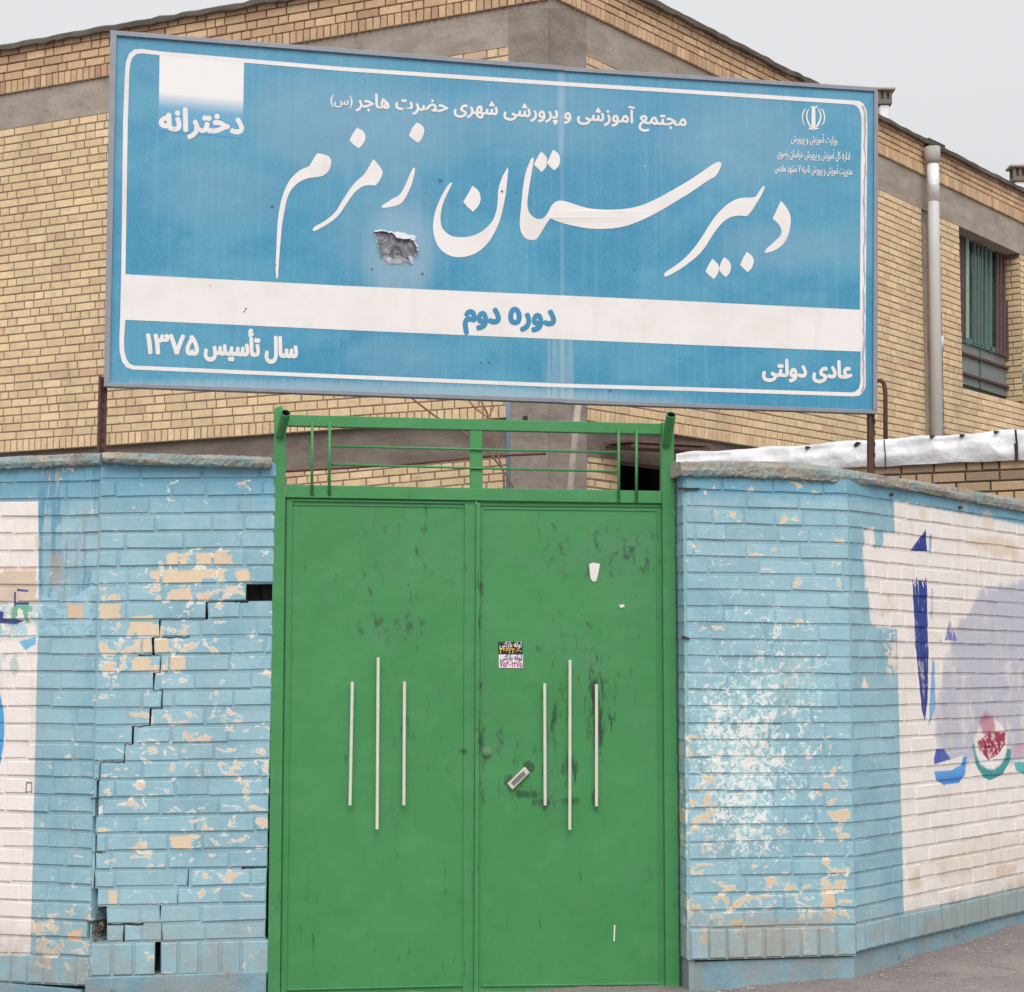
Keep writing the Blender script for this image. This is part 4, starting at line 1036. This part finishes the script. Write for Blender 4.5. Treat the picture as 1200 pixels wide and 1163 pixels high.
# scratches and small punctures
rr = random.Random(12); M_PUN = simple('punctured_spot', srgb(96, 96, 98), .8, var=.4, nscale=90)
for (u, v, r_) in ((495, 321, 2), (436, 315, 1.8), (286.5, 365, 1.6), (288, 362, 1.4), (246, 335, .9), (588.5, 224.5, 2.2), (323, 311, 1.3), (516, 211.5, 3), (573, 425, 1.6), (564, 425, 1.5), (715, 458, 2), (319, 242, 2), (605, 225, 1), (743, 316, 1.3)):
    q = [(u + math.cos(a*1.05)*r_*rr.uniform(.5, 1.2), v + math.sin(a*1.05)*r_*rr.uniform(.4, .9)) for a in range(6)]
    m = MB(); m.add([SP(a).pt(a, b, .0026) for a, b in q], [tuple(range(6))]); m.build('puncture', M_PUN, sign)
# posts: slotted angle iron
def ironpost(pl, u0t, u1t, vt, u0b, u1b, vb, slots):
    o = slab(pl, [(u0t, vt), (u1t, vt), (u1b, vb), (u0b, vb)], -.034, -.028, 'post', M_RUST, sign, .001)
    w3 = (u1t-u0t)*.28
    slab(pl, [(u0t, vt), (u0t+w3, vt), (u0b+w3, vb), (u0b, vb)], -.028, -.002, 'post_flange', M_RUST, o, .001)
    for k in range(slots):
        m = MB()
        t = (k+.5)/slots; a = u0t+(u0b-u0t)*t; b = u1t+(u1b-u1t)*t; v = vt+(vb-vt)*t; c = (a+b)/2+1.4
        m.add([pl.pt(c-1, v-2.6, -.027), pl.pt(c+1, v-2.6, -.027), pl.pt(c+1, v+2.6, -.027), pl.pt(c-1, v+2.6, -.027)], [(0, 1, 2, 3)]); m.build('slot', M_DARK, o)
ironpost(P_SA, 115.5, 126, 440, 113, 124, 545, 9)
ironpost(P_SB, 1019, 1028, 475, 1019, 1028, 566, 7)

# stickers on the gate
dk = film(P_G, [(584, 752.5), (612.2, 753), (612.2, 767), (584, 766.8)], .0012, 'advert_sticker', simple('black_sticker', srgb(48, 44, 46), .5), None, 'small black advert sticker with white and yellow writing on the right gate leaf', 'sticker')
wt = film(P_G, [(584.3, 767.2), (613, 767.4), (612.6, 783.2), (584.6, 783)], .0012, 'advert_sticker', simple('white_sticker', srgb(222, 214, 222), .5), None, 'small white advert sticker with red and black writing, below the black one', 'sticker')
M_Y = simple('yellow_print', srgb(222, 180, 60), .5); M_RD = simple('red_print', srgb(170, 60, 100), .5); M_K = simple('black_print', srgb(60, 50, 56), .5)
L('لوله بازکنی', P_G, (585.5, 758.4), (611, 758.8), 7.5, .0020, M_WHT, dk, .02, refh=.8)
L('۲۶۶۲۲۰۶۰', P_G, (585.5, 765.6), (611, 766), 7, .0020, M_Y, dk, .03, refh=.8)
L('لوله بازکنی', P_G, (586, 773.6), (611.5, 774), 7.5, .0020, M_K, wt, .02, refh=.8)
L('۷۵۳۰۰۲۲۷۵', P_G, (586, 781.6), (611.5, 782), 6.5, .0020, M_RD, wt, .03, refh=.8)
M_PAP = simple('torn_paper', srgb(222, 220, 216), .8, var=.12, nscale=30)
film(P_G, [(690.5, 661), (695, 659.5), (703, 661), (702, 668), (700.5, 675), (699, 681), (695, 682), (692, 678), (691, 670)], .0015, 'paper_scrap', M_PAP, None, 'torn white paper scrap glued high on the right gate leaf', 'paper')
film(P_G, [(719.4, 1084), (721.2, 1084), (720.4, 1103.5), (718.8, 1103)], .0015, 'tape_strip', M_PAP, None, 'thin white strip stuck low on the right gate leaf', 'tape')
film(P_G, [(725.5, 709), (731.5, 708.5), (731.8, 711.5), (727, 712.8)], .0015, 'paper_scrap', M_PAP, None, 'tiny white paper remnant near the upper right edge of the right gate leaf', 'paper')

# ------------------------------------------------------------------ school building
bd = thing('school_building', 'buff brick building with concrete bands and sloping roof edge behind the sign', 'building', P_BR.w(0, gz(0)))
ZG = gz(0)
def lerp2(u, pts):
    (u0, v0), (u1, v1) = pts; return v0 + (v1-v0)*(u-u0)/(u1-u0)
# surveyed lines as (u,v) pairs: left facade and right facade
LL = dict(roof=((0, 58), (643, -56)), st=((0, 98), (643, -14)), sb=((0, 113), (643, 1)), bb=((0, 153), (643, 47)), lt=((0, 517), (643, 472)), lb=((0, 531.5), (643, 487)))
RL = dict(roof=((643, -56), (1200, 226)), st=((643, -17), (1200, 250)), sb=((643, -3), (1200, 264)), bb=((643, 45), (1200, 300)), lt=((643, 472), (1200, 562)), lb=((643, 487), (1200, 574)))
def sect(pl, LN, a, b, u0, u1, rows): return Section(pl, u0, lerp2(u0, LN[a]), lerp2(u0, LN[b]), u1, lerp2(u1, LN[a]), lerp2(u1, LN[b]), rows)
bm_, bt_, bk = [], [], MB()
SIGNQ = lambda u, v: (134 < u < 1022 and lerp2(u, ((130, 45), (1028, 110))) < v < lerp2(u, ((122, 448), (1027, 480)))) or v > (545 if u < 325 or u > 790 else 575) or (u > 1030 and v > 500) or (u > 820 and v > 525)
cw = .0
for pl, LN, u0, u1, kind in ((P_BL, LL, -155, 643, 'L'), (P_BR, RL, 643, 1285, 'R')):
    colL = 596 if kind == 'L' else None; colR = 686
    # window opening and joint on the right facade
    s_ = sect(pl, LN, 'bb', 'lt', u0, u1, 39)
    U = lambda u: s_.su(u, 300)
    for r in range(39):
        gaps = []
        if kind == 'L': gaps.append((U(596), U(643)+.5)); 
        else:
            gaps.append((-.5, U(687)))
            gaps.append((pl.sz(1080, 300)[0], pl.sz(1102, 300)[0]))
            v_r = lerp2(1160, LN['bb']) + (lerp2(1160, LN['lt']) - lerp2(1160, LN['bb']))*(r+.5)/39
            if r < 39*.66: gaps.append((pl.sz(1126, 380)[0], pl.sz(1197, 380)[0] + .002))
        course(s_, r, 1, s_.s0, s_.s1,   .215, .105, .012, gaps, .006, .0, bm_, bk, .004, depth=.25)
    s2 = sect(pl, LN, 'lt', 'lb', u0, u1, 1)
    g2 = [(U(596), U(643)+.5)] if kind == 'L' else [(-.5, U(687)), (pl.sz(1080, 300)[0], pl.sz(1102, 300)[0])]
    course(s2, 0, 1, s2.s0, s2.s1, 0, 0, .012, g2, .012, 0, bm_, bk, .004, depth=.25, soldier=.07)
    s3 = sect(pl, LN, 'st', 'sb', u0, u1, 1)
    course(s3, 0, 1, s3.s0, s3.s1, 0, 0, .012, [], .03, 0, bt_, bk, .004, depth=.25, soldier=.07)
    s4 = sect(pl, LN, 'roof', 'st', u0, u1, 4)
    for r in range(4): course(s4, r, 1, s4.s0, s4.s1, .215, .105, .014, [], .024, 0, bt_, bk, .004, depth=.25)
    # concrete bands
    for (a, b, off, nm, mt) in (('sb', 'bb', .004, 'concrete_beam', M_CONC),):
        q = [(u0, lerp2(u0, LN[a])), (u1, lerp2(u1, LN[a])), (u1, lerp2(u1, LN[b])), (u0, lerp2(u0, LN[b]))]
        slab(pl, q, -.25, off, nm, mt, bd, 0)
    # lower beam, bricks under it
    h1 = [(u0, lerp2(u0, LN['lb'])+.0), (u1, lerp2(u1, LN['lb'])), ]
    d1 = 45 if kind == 'L' else 40
    q = [(h1[0][0], h1[0][1]), (h1[1][0], h1[1][1]), (u1, h1[1][1]+d1*.6), (u0, h1[0][1]+d1*.85)]
    if kind == 'L': q[2] = (643, 530); q[3] = (-155, 587)
    if kind == 'R': q[0] = (687, lerp2(687, LN['lb'])); q[3] = (687, lerp2(687, LN['lb'])+40)
    slab(pl, q, -.25, -.04, 'concrete_beam', M_CONC3, bd, 0)
    s5 = Section(Off(pl, -.05), u0, q[3][1] if kind == 'L' else 527, (q[3][1] if kind == 'L' else 527)+9.6*12, u1, h1[1][1]+d1*.6, h1[1][1]+d1*.6+9*12, 12)
    for r in range(12):
        g5 = [(s5.su(596, 550), 50)] if kind == 'L' else [(-.5, s5.su(686, 550)), (s5.su(724, 550), s5.su(800, 550))]
        course(s5, r, 1, s5.s0, s5.s1, .215, .105, .014, g5, .006, .0, bm_, bk, .004, depth=.25, j=.002)
    # plain lower wall down to the ground
    slab(pl, [(u0, 640), (u1, 640), (u1, 820), (u0, 820)], -.25, -.03, 'lower_wall', M_CONC2, bd, 0)
emit_bricks(bm_, M_BRICK, bd, 250, SIGNQ)
emit_bricks(bt_, M_BRTOP, bd, 50, SIGNQ)
bk.build('mortar', M_MORT, bd)
# corner column on both faces
cq = MB()
def colbox(pl, ua, ub, va0, vb0, d1, mb):
    sz = [pl.sz(ua, va0), pl.sz(ub, va0), pl.sz(ub, vb0), pl.sz(ua, vb0)]
    mb.box8([pl.w(a, z, -.3) for a, z in sz] + [pl.w(a, z, d1) for a, z in sz])
colbox(P_BL, 596, 643, 10, 800, .006, cq); colbox(P_BR, 643, 687, 10, 800, .006, cq)
cq.build('corner_column', M_CONC2, bd)
# roof edge: thin lipped bitumen sheet, uneven
def roofedge(pl, LN, u0, u1, seed):
    rr = random.Random(seed); m = MB(); n_ = 90; prev = None
    for i in range(n_+1):
        u = u0 + (u1-u0)*i/n_; v = lerp2(u, LN['roof']); a, z = pl.sz(u, v)
        z += rr.uniform(-.008, .010); o_ = .08 + rr.uniform(-.008, .008); th = .045 + rr.uniform(-.008, .01)
        ring = [pl.w(a, z-th*.4, -.05), pl.w(a, z-th, o_-.015), pl.w(a, z-th*.9, o_), pl.w(a, z, o_+.004), pl.w(a, z+.022, o_-.03), pl.w(a, z+.03, -.10), pl.w(a, z+.0, -.7)]
        if prev is not None:
            m.add(prev + ring, [(k, k+1, 8+k, 7+k) for k in range(6)])
        prev = ring
    return m.build('roof_edge', M_ROOF, bd)
roofedge(P_BL, LL, -155, 643, 1); roofedge(P_BR, RL, 643, 1285, 2)
# roof slab closing the body, and rear mass
m = MB()
pts = [P_BL.w(0, P_BL.pt(-155, lerp2(-155, LL['roof'])).z-.03, -.2), P_BL.w(P_BL.L, P_BR.pt(643, -56).z-.03, -.2), P_BR.w(P_BR.L, P_BR.pt(1285, lerp2(1285, RL['roof'])).z-.03, -.2)]
back = pts[0] + (pts[2]-pts[1])
m.add(pts + [back], [(0, 1, 2, 3)]); 
lowp = [Vector((p.x, p.y, ZG-.3)) for p in (pts[0], pts[1], pts[2], back)]
m.add([pts[0], back, pts[2]] + [lowp[0], lowp[3], lowp[2]], [(0, 1, 4, 3), (1, 2, 5, 4)])
m.build('roof', M_ROOF, bd)
# joint strip beside the downpipe
q = [(1080, lerp2(1080, RL['bb'])), (1102, lerp2(1102, RL['bb'])), (1105, 530), (1083, 530)]
slab(P_BR, q, -.25, -.02, 'joint_strip', M_CONC2, bd, 0)
slab(P_BR, [(1081, 262), (1089, 265), (1093, 520), (1085, 520)], -.02, .03, 'joint_cover', M_CONC, bd, .003)
# window: opening, sill band, frame, pane, bars
M_WG = simple('green_window_paint', srgb(84, 112, 104), .6, var=.2, nscale=20)
M_WGL = simple('pale_green_frame', srgb(136, 176, 150), .6, var=.2, nscale=20)
M_MAR = simple('maroon_bar_paint', srgb(98, 78, 78), .7, var=.25, nscale=20)
Mg = Mat('dusty_window_glass', .15, spec=.6); Mg.color(Mg.mix(Mg.noise(5, 5).step(.3, .7), srgb(46, 66, 62), srgb(78, 96, 92))); M_GL = Mg.mat
M_LG = simple('grey_panel', srgb(122, 128, 126), .7, var=.15, nscale=10, bump=.003)
wd = slab(P_BR, [(1124, 262), (1202, 300), (1202, 480), (1124, 450)], -.26, -.245, 'window', M_WG, bd, 0)
WP = P_BR
def ws(q, d0, d1, nm, mt, par=wd): return slab(WP, q, d0, d1, nm, mt, par, .002)
# photo points below are read on the recessed plane at -.2
WR_ = Off(P_BR, -.20)
def wz(q, d0, d1, nm, mt): return slab(WR_, q, d0, d1, nm, mt, wd, .002)
def WV(u, t): return 268 + (u-1126)*.53, 0
def wv(u, t):           # t=0 top line, t=1 bottom line of the opening
    a = 266 + (u-1126)*.50; b = 449 + (u-1126)*.30; return a + (b-a)*t
wz([(1118, wv(1118, .0)), (1184, wv(1184, .0)), (1184, wv(1184, .72)), (1118, wv(1118, .72))], -.03, -.02, 'pane', M_GL)
wz([(1118, wv(1118, .72)), (1184, wv(1184, .72)), (1184, wv(1184, 1.0)), (1118, wv(1118, 1.0))], -.04, -.005, 'lower_panel', M_LG)
wz([(1155, wv(1155, .0)), (1163, wv(1163, .0)), (1163, wv(1163, .72)), (1155, wv(1155, .72))], -.018, -.012, 'curtain', simple('pale_curtain', srgb(168, 186, 180), .8, var=.15))
for (ua, ub) in ((1131.5, 1134.5), (1181, 1184)):
    wz([(ua, wv(ua, .0)), (ub, wv(ub, .0)), (ub, wv(ub, .74)), (ua, wv(ua, .74))], -.02, .012, 'frame', M_WGL)
wz([(1120, wv(1120, .70)), (1184, wv(1184, .70)), (1184, wv(1184, .735)), (1120, wv(1120, .735))], -.02, .02, 'frame', M_WG)
wz([(1158, wv(1158, .0)), (1161, wv(1161, .0)), (1161, wv(1161, .74)), (1158, wv(1158, .74))], -.02, .02, 'frame', M_WG)
for k, u in enumerate((1121.5, 1124.5, 1127.5, 1138.5, 1143, 1147.5, 1152)):
    wz([(u, wv(u, .0)), (u+1.5, wv(u+1.5, .0)), (u+1.5, wv(u+1.5, .72)), (u, wv(u, .72))], .02, .035, 'bar', M_WG if k > 2 else M_MAR)
for u in (1165, 1169, 1173, 1177.3):
    wz([(u, wv(u, .0)), (u+2, wv(u+2, .0)), (u+2, wv(u+2, .74)), (u, wv(u, .74))], .02, .04, 'bar', M_MAR)
for t in (.80, .93):
    wz([(1122, wv(1122, t)), (1184, wv(1184, t)), (1184, wv(1184, t+.016)), (1122, wv(1122, t+.016))], .0, .03, 'rail_bar', M_RUST)
wz([(1148, wv(1148, .73)), (1149.5, wv(1149.5, .73)), (1149.5, wv(1149.5, 1)), (1148, wv(1148, 1))], -.005, .01, 'rail_bar', M_WG)
# jamb bricks on the far reveal
jA = P_BR.pt(1197, 380) - P_BR.d*.006; P_J = PlaneXY(jA, jA - P_BR.n*.24)
if P_J.n.dot(-P_BR.d) < 0: P_J.n = -P_J.n
zt_, zb2 = P_BR.pt(1197, wv(1197, 0)).z-.02, P_BR.pt(1197, wv(1197, 1.0)).z
nr = int((zt_-zb2)/.071); sJ = SecXY(P_J, 0, zt_, zb2, P_J.L, zt_, zb2, nr); jb = []; jm = MB()
for r in range(nr): course(sJ, r, 1, 0, P_J.L, .24, .12, .014, [], .008, 0, jb, jm, .004, depth=.02, first=(0 if r % 2 else .12))
mj = MB()
for v_, f_, r in jb: mj.add(v_, f_, r)
o = mj.build('jamb_bricks', M_BRICK, bd); o['kind'] = 'stuff'; jm.build('mortar', M_MORT, bd)

# dark opening with plank slab seen through the gate top, right
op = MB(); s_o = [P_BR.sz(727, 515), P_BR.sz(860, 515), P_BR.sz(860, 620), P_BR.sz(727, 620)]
op.add([P_BR.w(a, z, -.9) for a, z in s_o], [(0, 1, 2, 3)]); op.build('opening_back', M_DARK, bd)  # near-black sheet, shade of the opening put into its colour

# downpipe
dp = thing('downpipe', 'light grey downpipe with silver patched top on the side facade of the brick building', 'downpipe', P_BR.pt(1100, 560, .12))
M_PIPE = simple('pale_grey_pipe', srgb(196, 196, 196), .5, var=.08, nscale=6)
Mf = Mat('crumpled_silver_foil', .5, .15, .5); nf = Mf.noise(14, 6, .6, (1, 1, 1), 0, .5); vf = Mf.voro(9)
cre_ = Mf.voro(3.2); Mf.color(Mf.mix(nf.step(.45, .8)*.6, srgb(226, 226, 228), srgb(200, 198, 199))); Mf.bump(nf*.5+vf*.4+cre_*1.6, .016); M_FOIL = Mf.mat
def dpt(u, v, o_=.14): return P_BR.pt(u, v, o_)
m = MB(); tube([dpt(1093, 186), dpt(1095, 300), dpt(1100.5, 620)], .062, m, 20); m.build('pipe', M_PIPE, dp, True)
m = MB(); tube([dpt(1092.3, 173), dpt(1092.8, 187), dpt(1093, 192)], [.088, .086, .066], m, 20); m.build('hopper', simple('grey_hopper', srgb(168, 165, 158), .8, var=.15), dp, True)
m = MB(); tube([dpt(1093.1, 193), dpt(1093.7, 215), dpt(1094, 237)], [.066, .067, .065], m, 20); m.build('foil_wrap', M_FOIL, dp, True)
m = MB(); tube([dpt(1098.6, 395), dpt(1098.8, 412)], .068, m, 20); m.build('pipe_socket', M_PIPE, dp, True)
m = MB(); tube([dpt(1100.2, 499), dpt(1100.3, 502)], .070, m, 20); m.build('clamp', M_FRAME, dp, True)
m = MB(); boxw((0, 0, 0), (.001, .001, .001), m)
# dark gutter mouth above hopper
slab(P_BR, [(1081, 163), (1100, 172), (1100, 181), (1081, 177)], .03, .08, 'gutter_mouth', M_DARK, dp, .002)

# roof vents
def vent(u, vb, wpx, hpx, label):
    Yv = P_BR.pt(u, vb).y + .25; c = at(u, vb+6, Yv); w_ = wpx/F*Yv; h_ = hpx/F*Yv
    v = thing('roof_vent', label, 'vent', c, 'roof vents')
    m = MB(); boxw((c.x-w_*.30, c.y-w_*.3, c.z-.1), (c.x+w_*.30, c.y+w_*.3, c.z+h_*.42), m); bevel(m.build('foil_base', M_FOIL, v), .02)
    m = MB(); boxw((c.x-w_*.42, c.y-w_*.4, c.z+h_*.42), (c.x+w_*.42, c.y+w_*.4, c.z+h_*.58), m)
    for k in (-1, 0, 1):
        boxw((c.x+k*w_*.34-w_*.08, c.y-w_*.4, c.z+h_*.58), (c.x+k*w_*.34+w_*.08, c.y-w_*.26, c.z+h_*.88), m)
        boxw((c.x+k*w_*.34-w_*.08, c.y+w_*.26, c.z+h_*.58), (c.x+k*w_*.34+w_*.08, c.y+w_*.4, c.z+h_*.88), m)
    boxw((c.x-w_*.22, c.y-w_*.22, c.z+h_*.58), (c.x+w_*.22, c.y+w_*.22, c.z+h_*.88), m)
    m.build('vent_body', simple('sooty_cement', srgb(120, 112, 104), .9, var=.35, nscale=20), v)
    m = MB(); boxw((c.x-w_*.62, c.y-w_*.6, c.z+h_*.88), (c.x+w_*.62, c.y+w_*.6, c.z+h_*.97), m); bevel(m.build('cap', simple('cement_cap', srgb(172, 162, 148), .9, var=.2), v), .01)
vent(1036, 132, 20, 35, 'cement roof vent on a silver base, just right of the sign top corner')
vent(1194, 222, 20, 35, 'cement roof vent on a silver base at the right edge of the picture')

# ------------------------------------------------------------------ low wall capped with white foil
sh = thing('parapet_wall', 'low sooty brick parapet capped with crumpled white foil behind the right blue wall', 'wall', P_SH.w(1, ZG))
sSH = Section(P_SH, 817, 555, 555+12*10, 1285, 534, 534+12.5*10, 10)
sb_ = []; sm = MB()
for r in range(10): course(sSH, r, 1, sSH.s0-.14, sSH.s1, .215, .105, .012, [], .006, 0, sb_, sm, .004, depth=.2)
emit_bricks(sb_, M_OLDBR, sh, 60); sm.build('mortar', simple('sooty_mortar', srgb(84, 72, 62), .95, var=.3), sh)
m = MB(); prism(P_SH, sSH.s0-.14, sSH.s1, ZG-.1, P_SH.pt(1000, 640).z, -.2, -.001, m); m.build('lower_wall', M_CONC2, sh)
n_ = 160; rr = random.Random(6); vs = []; fs = []; prof_n = 14
for i in range(n_+1):
    a = sSH.s0 - .15 + (sSH.s1 - sSH.s0 + .15)*i/n_
    zt = P_SH.pt(1000, 517).z; zb3 = P_SH.w(a, 0).z
    zlow = sSH.p(a, 0).z - .01
    for k in range(prof_n):
        t = k/(prof_n-1)
        if t < .55: z = zlow + (zt-zlow)*(t/.55); d = .03 + .012*math.sin(t*9)
        else: z = zt + .01*math.sin((t-.55)*7); d = .03 - (t-.55)/.45*.4
        w_ = .003*math.sin(i*.35+k*.8) + .004*math.sin(i*.13-k*1.7) + rr.uniform(-.001, .001)
        if t >= .5 and t < .62: z += .010*math.sin(i*.21) - .006
        vs.append(P_SH.w(a, z + w_*.5, d + w_))
for i in range(n_):
    for k in range(prof_n-1): fs.append((i*prof_n+k, i*prof_n+k+1, (i+1)*prof_n+k+1, (i+1)*prof_n+k))
m = MB(); m.add(vs, fs); m.build('foil_cap', M_FOIL, sh, True)
for (u0, v0, u1, v1) in ((1190, 504, 1192, 540), (1189.5, 520, 1190.5, 541), (1036, 516, 1037.5, 551)):
    m = MB(); a = P_SH.pt(u0, v0, .052); b = P_SH.pt(u1, v1, .052); tube([a, a.lerp(b, .5)+Vector((.004, 0, 0)), b], .004 if u0 < 1100 else .007, m, 6); m.build('tar_seam', M_DARK, sh)
for (u, v) in ((944, 525), (1001, 522), (1003, 520), (1165, 507), (1090, 512), (1125, 511)):
    m = MB(); p = P_SH.pt(u, v, .035); tube([p, p + Vector((.03, 0, .006))], [.012, .004], m, 6); m.build('tar_blob', M_DARK, sh)

# ------------------------------------------------------------------ clutter seen through the gate's barred top
def pole(name, label, cat, pts, Y, rad, mat, grp=None, seg=10):
    m = MB(); tube([at(u, v, Y) for u, v in pts], rad, m, seg); o = m.build(name, mat, None, True); return tag(o, label, cat, grp)
pole('steel_pipe', 'thin light blue upright pipe against the concrete column, behind the gate top', 'pipe', [(595, 455), (595.5, 500), (596, 700)], 14.2, .017, simple('blue_pipe_paint', srgb(106, 128, 144), .6, var=.15))
pole('rusty_pole', 'leaning pinkish rusty pole behind the right half of the gate top', 'pole', [(678, 470), (673, 520), (665, 610), (660, 700)], 13.6, .026, simple('peeling_pink_rust', srgb(172, 156, 148), .85, var=.45, nscale=14, bump=.004))
M_CAB = simple('rust_brown_cable', srgb(128, 100, 88), .85, var=.3, nscale=20)
pole('cable', 'long rust brown cable sagging behind the left of the gate top', 'cable', [(470, 455), (484, 468), (510, 488), (545, 508), (566, 522), (585, 545), (600, 568), (612, 600)], 13.9, .008, M_CAB)
pole('cable', 'twisted brown cable hanging beside the light blue pipe', 'cable', [(560, 462), (571, 485), (575, 500), (580, 520), (584, 536), (590, 552), (592, 600)], 13.8, .008, M_CAB)
pole('cable', 'short brown cable loop crossing above the middle of the gate top rail', 'cable', [(540, 458), (556, 478), (572, 490), (578, 478), (574, 462)], 13.7, .006, M_CAB)
pole('reinforcing_bar', 'rusty bar running along the underside of the lower concrete band', 'bar', [(330, 553), (400, 549), (480, 544), (588, 534), (640, 532)], 13.95, .010, M_RUST)
# curved pipe end right of sign
pole('curved_pipe', 'thin dark pipe with hooked top on the brick wall beside the sign right post', 'pipe', [(1028, 447), (1032, 446), (1036, 450), (1037.5, 460), (1038, 560)], 17.6, .022, M_RUST)
# awning slab above the opening
aw = MB(); 
for k, (v0, v1, d) in enumerate(((518, 521.5, .5), (523, 527, .42))):
    q = [(704+k*3, v0), (800, v0+5), (800, v1+5), (704+k*3, v1)]
    sz = [P_BR.sz(*p) for p in q]; aw.box8([P_BR.w(a, z, .02) for a, z in sz] + [P_BR.w(a, z, .2+d*.2) for a, z in sz])
aw.v = aw.v
tag(aw.build('plank_canopy', simple('weathered_plank', srgb(104, 84, 74), .9, var=.35, nscale=10), None), 'stack of weathered planks forming a canopy over the dark opening behind the gate', 'canopy')

# ------------------------------------------------------------------ pebbles and flaked mortar at the wall foot
rr = random.Random(11); m = MB()
phi = [(-1, 0, 0), (1, 0, 0), (0, -1, 0), (0, 1, 0), (0, 0, -1), (0, 0, 1)]
octf = [(0, 2, 5), (2, 1, 5), (1, 3, 5), (3, 0, 5), (2, 0, 4), (1, 2, 4), (3, 1, 4), (0, 3, 4)]
for k in range(1100):
    if k < 700:
        t = rr.random(); base = P_RP if t < .3 else P_RS
        L0 = sRP.s0 if base is P_RP else sRS.s0; L1 = sRP.s1 if base is P_RP else sRS.su(1300)
        p = base.w(rr.uniform(L0, L1), 0, .01 + abs(rr.gauss(0, .10)))
    else:
        p = Vector((rr.uniform(.3, 3.2), rr.uniform(6.3, 8.8), 0))
        if (p - P_RS.A).dot(P_RS.n) < .02 or (p - P_RP.A).dot(P_RP.n) < .02: continue
    s_ = rr.choice((.0015, .002, .002, .003, .003, .004, .006)); z = gz(p.x) + s_*.2
    q = [(p.x + a*s_*rr.uniform(.6, 1.4), p.y + b*s_*rr.uniform(.6, 1.4), z + c*s_*rr.uniform(.4, .9)) for a, b, c in phi]
    m.add(q, octf, rr.random())
Mp = Mat('scattered_grit', .9); rp_ = Mp.attr('rnd'); Mp.color(Mp.mix(rp_, srgb(140, 132, 126), srgb(196, 190, 182)))
tag(m.build('gravel', Mp.mat), 'loose grit and paint flakes scattered along the wall foot', kind='stuff')

# a neighbour block and street side behind the camera are not in view; nothing is built there
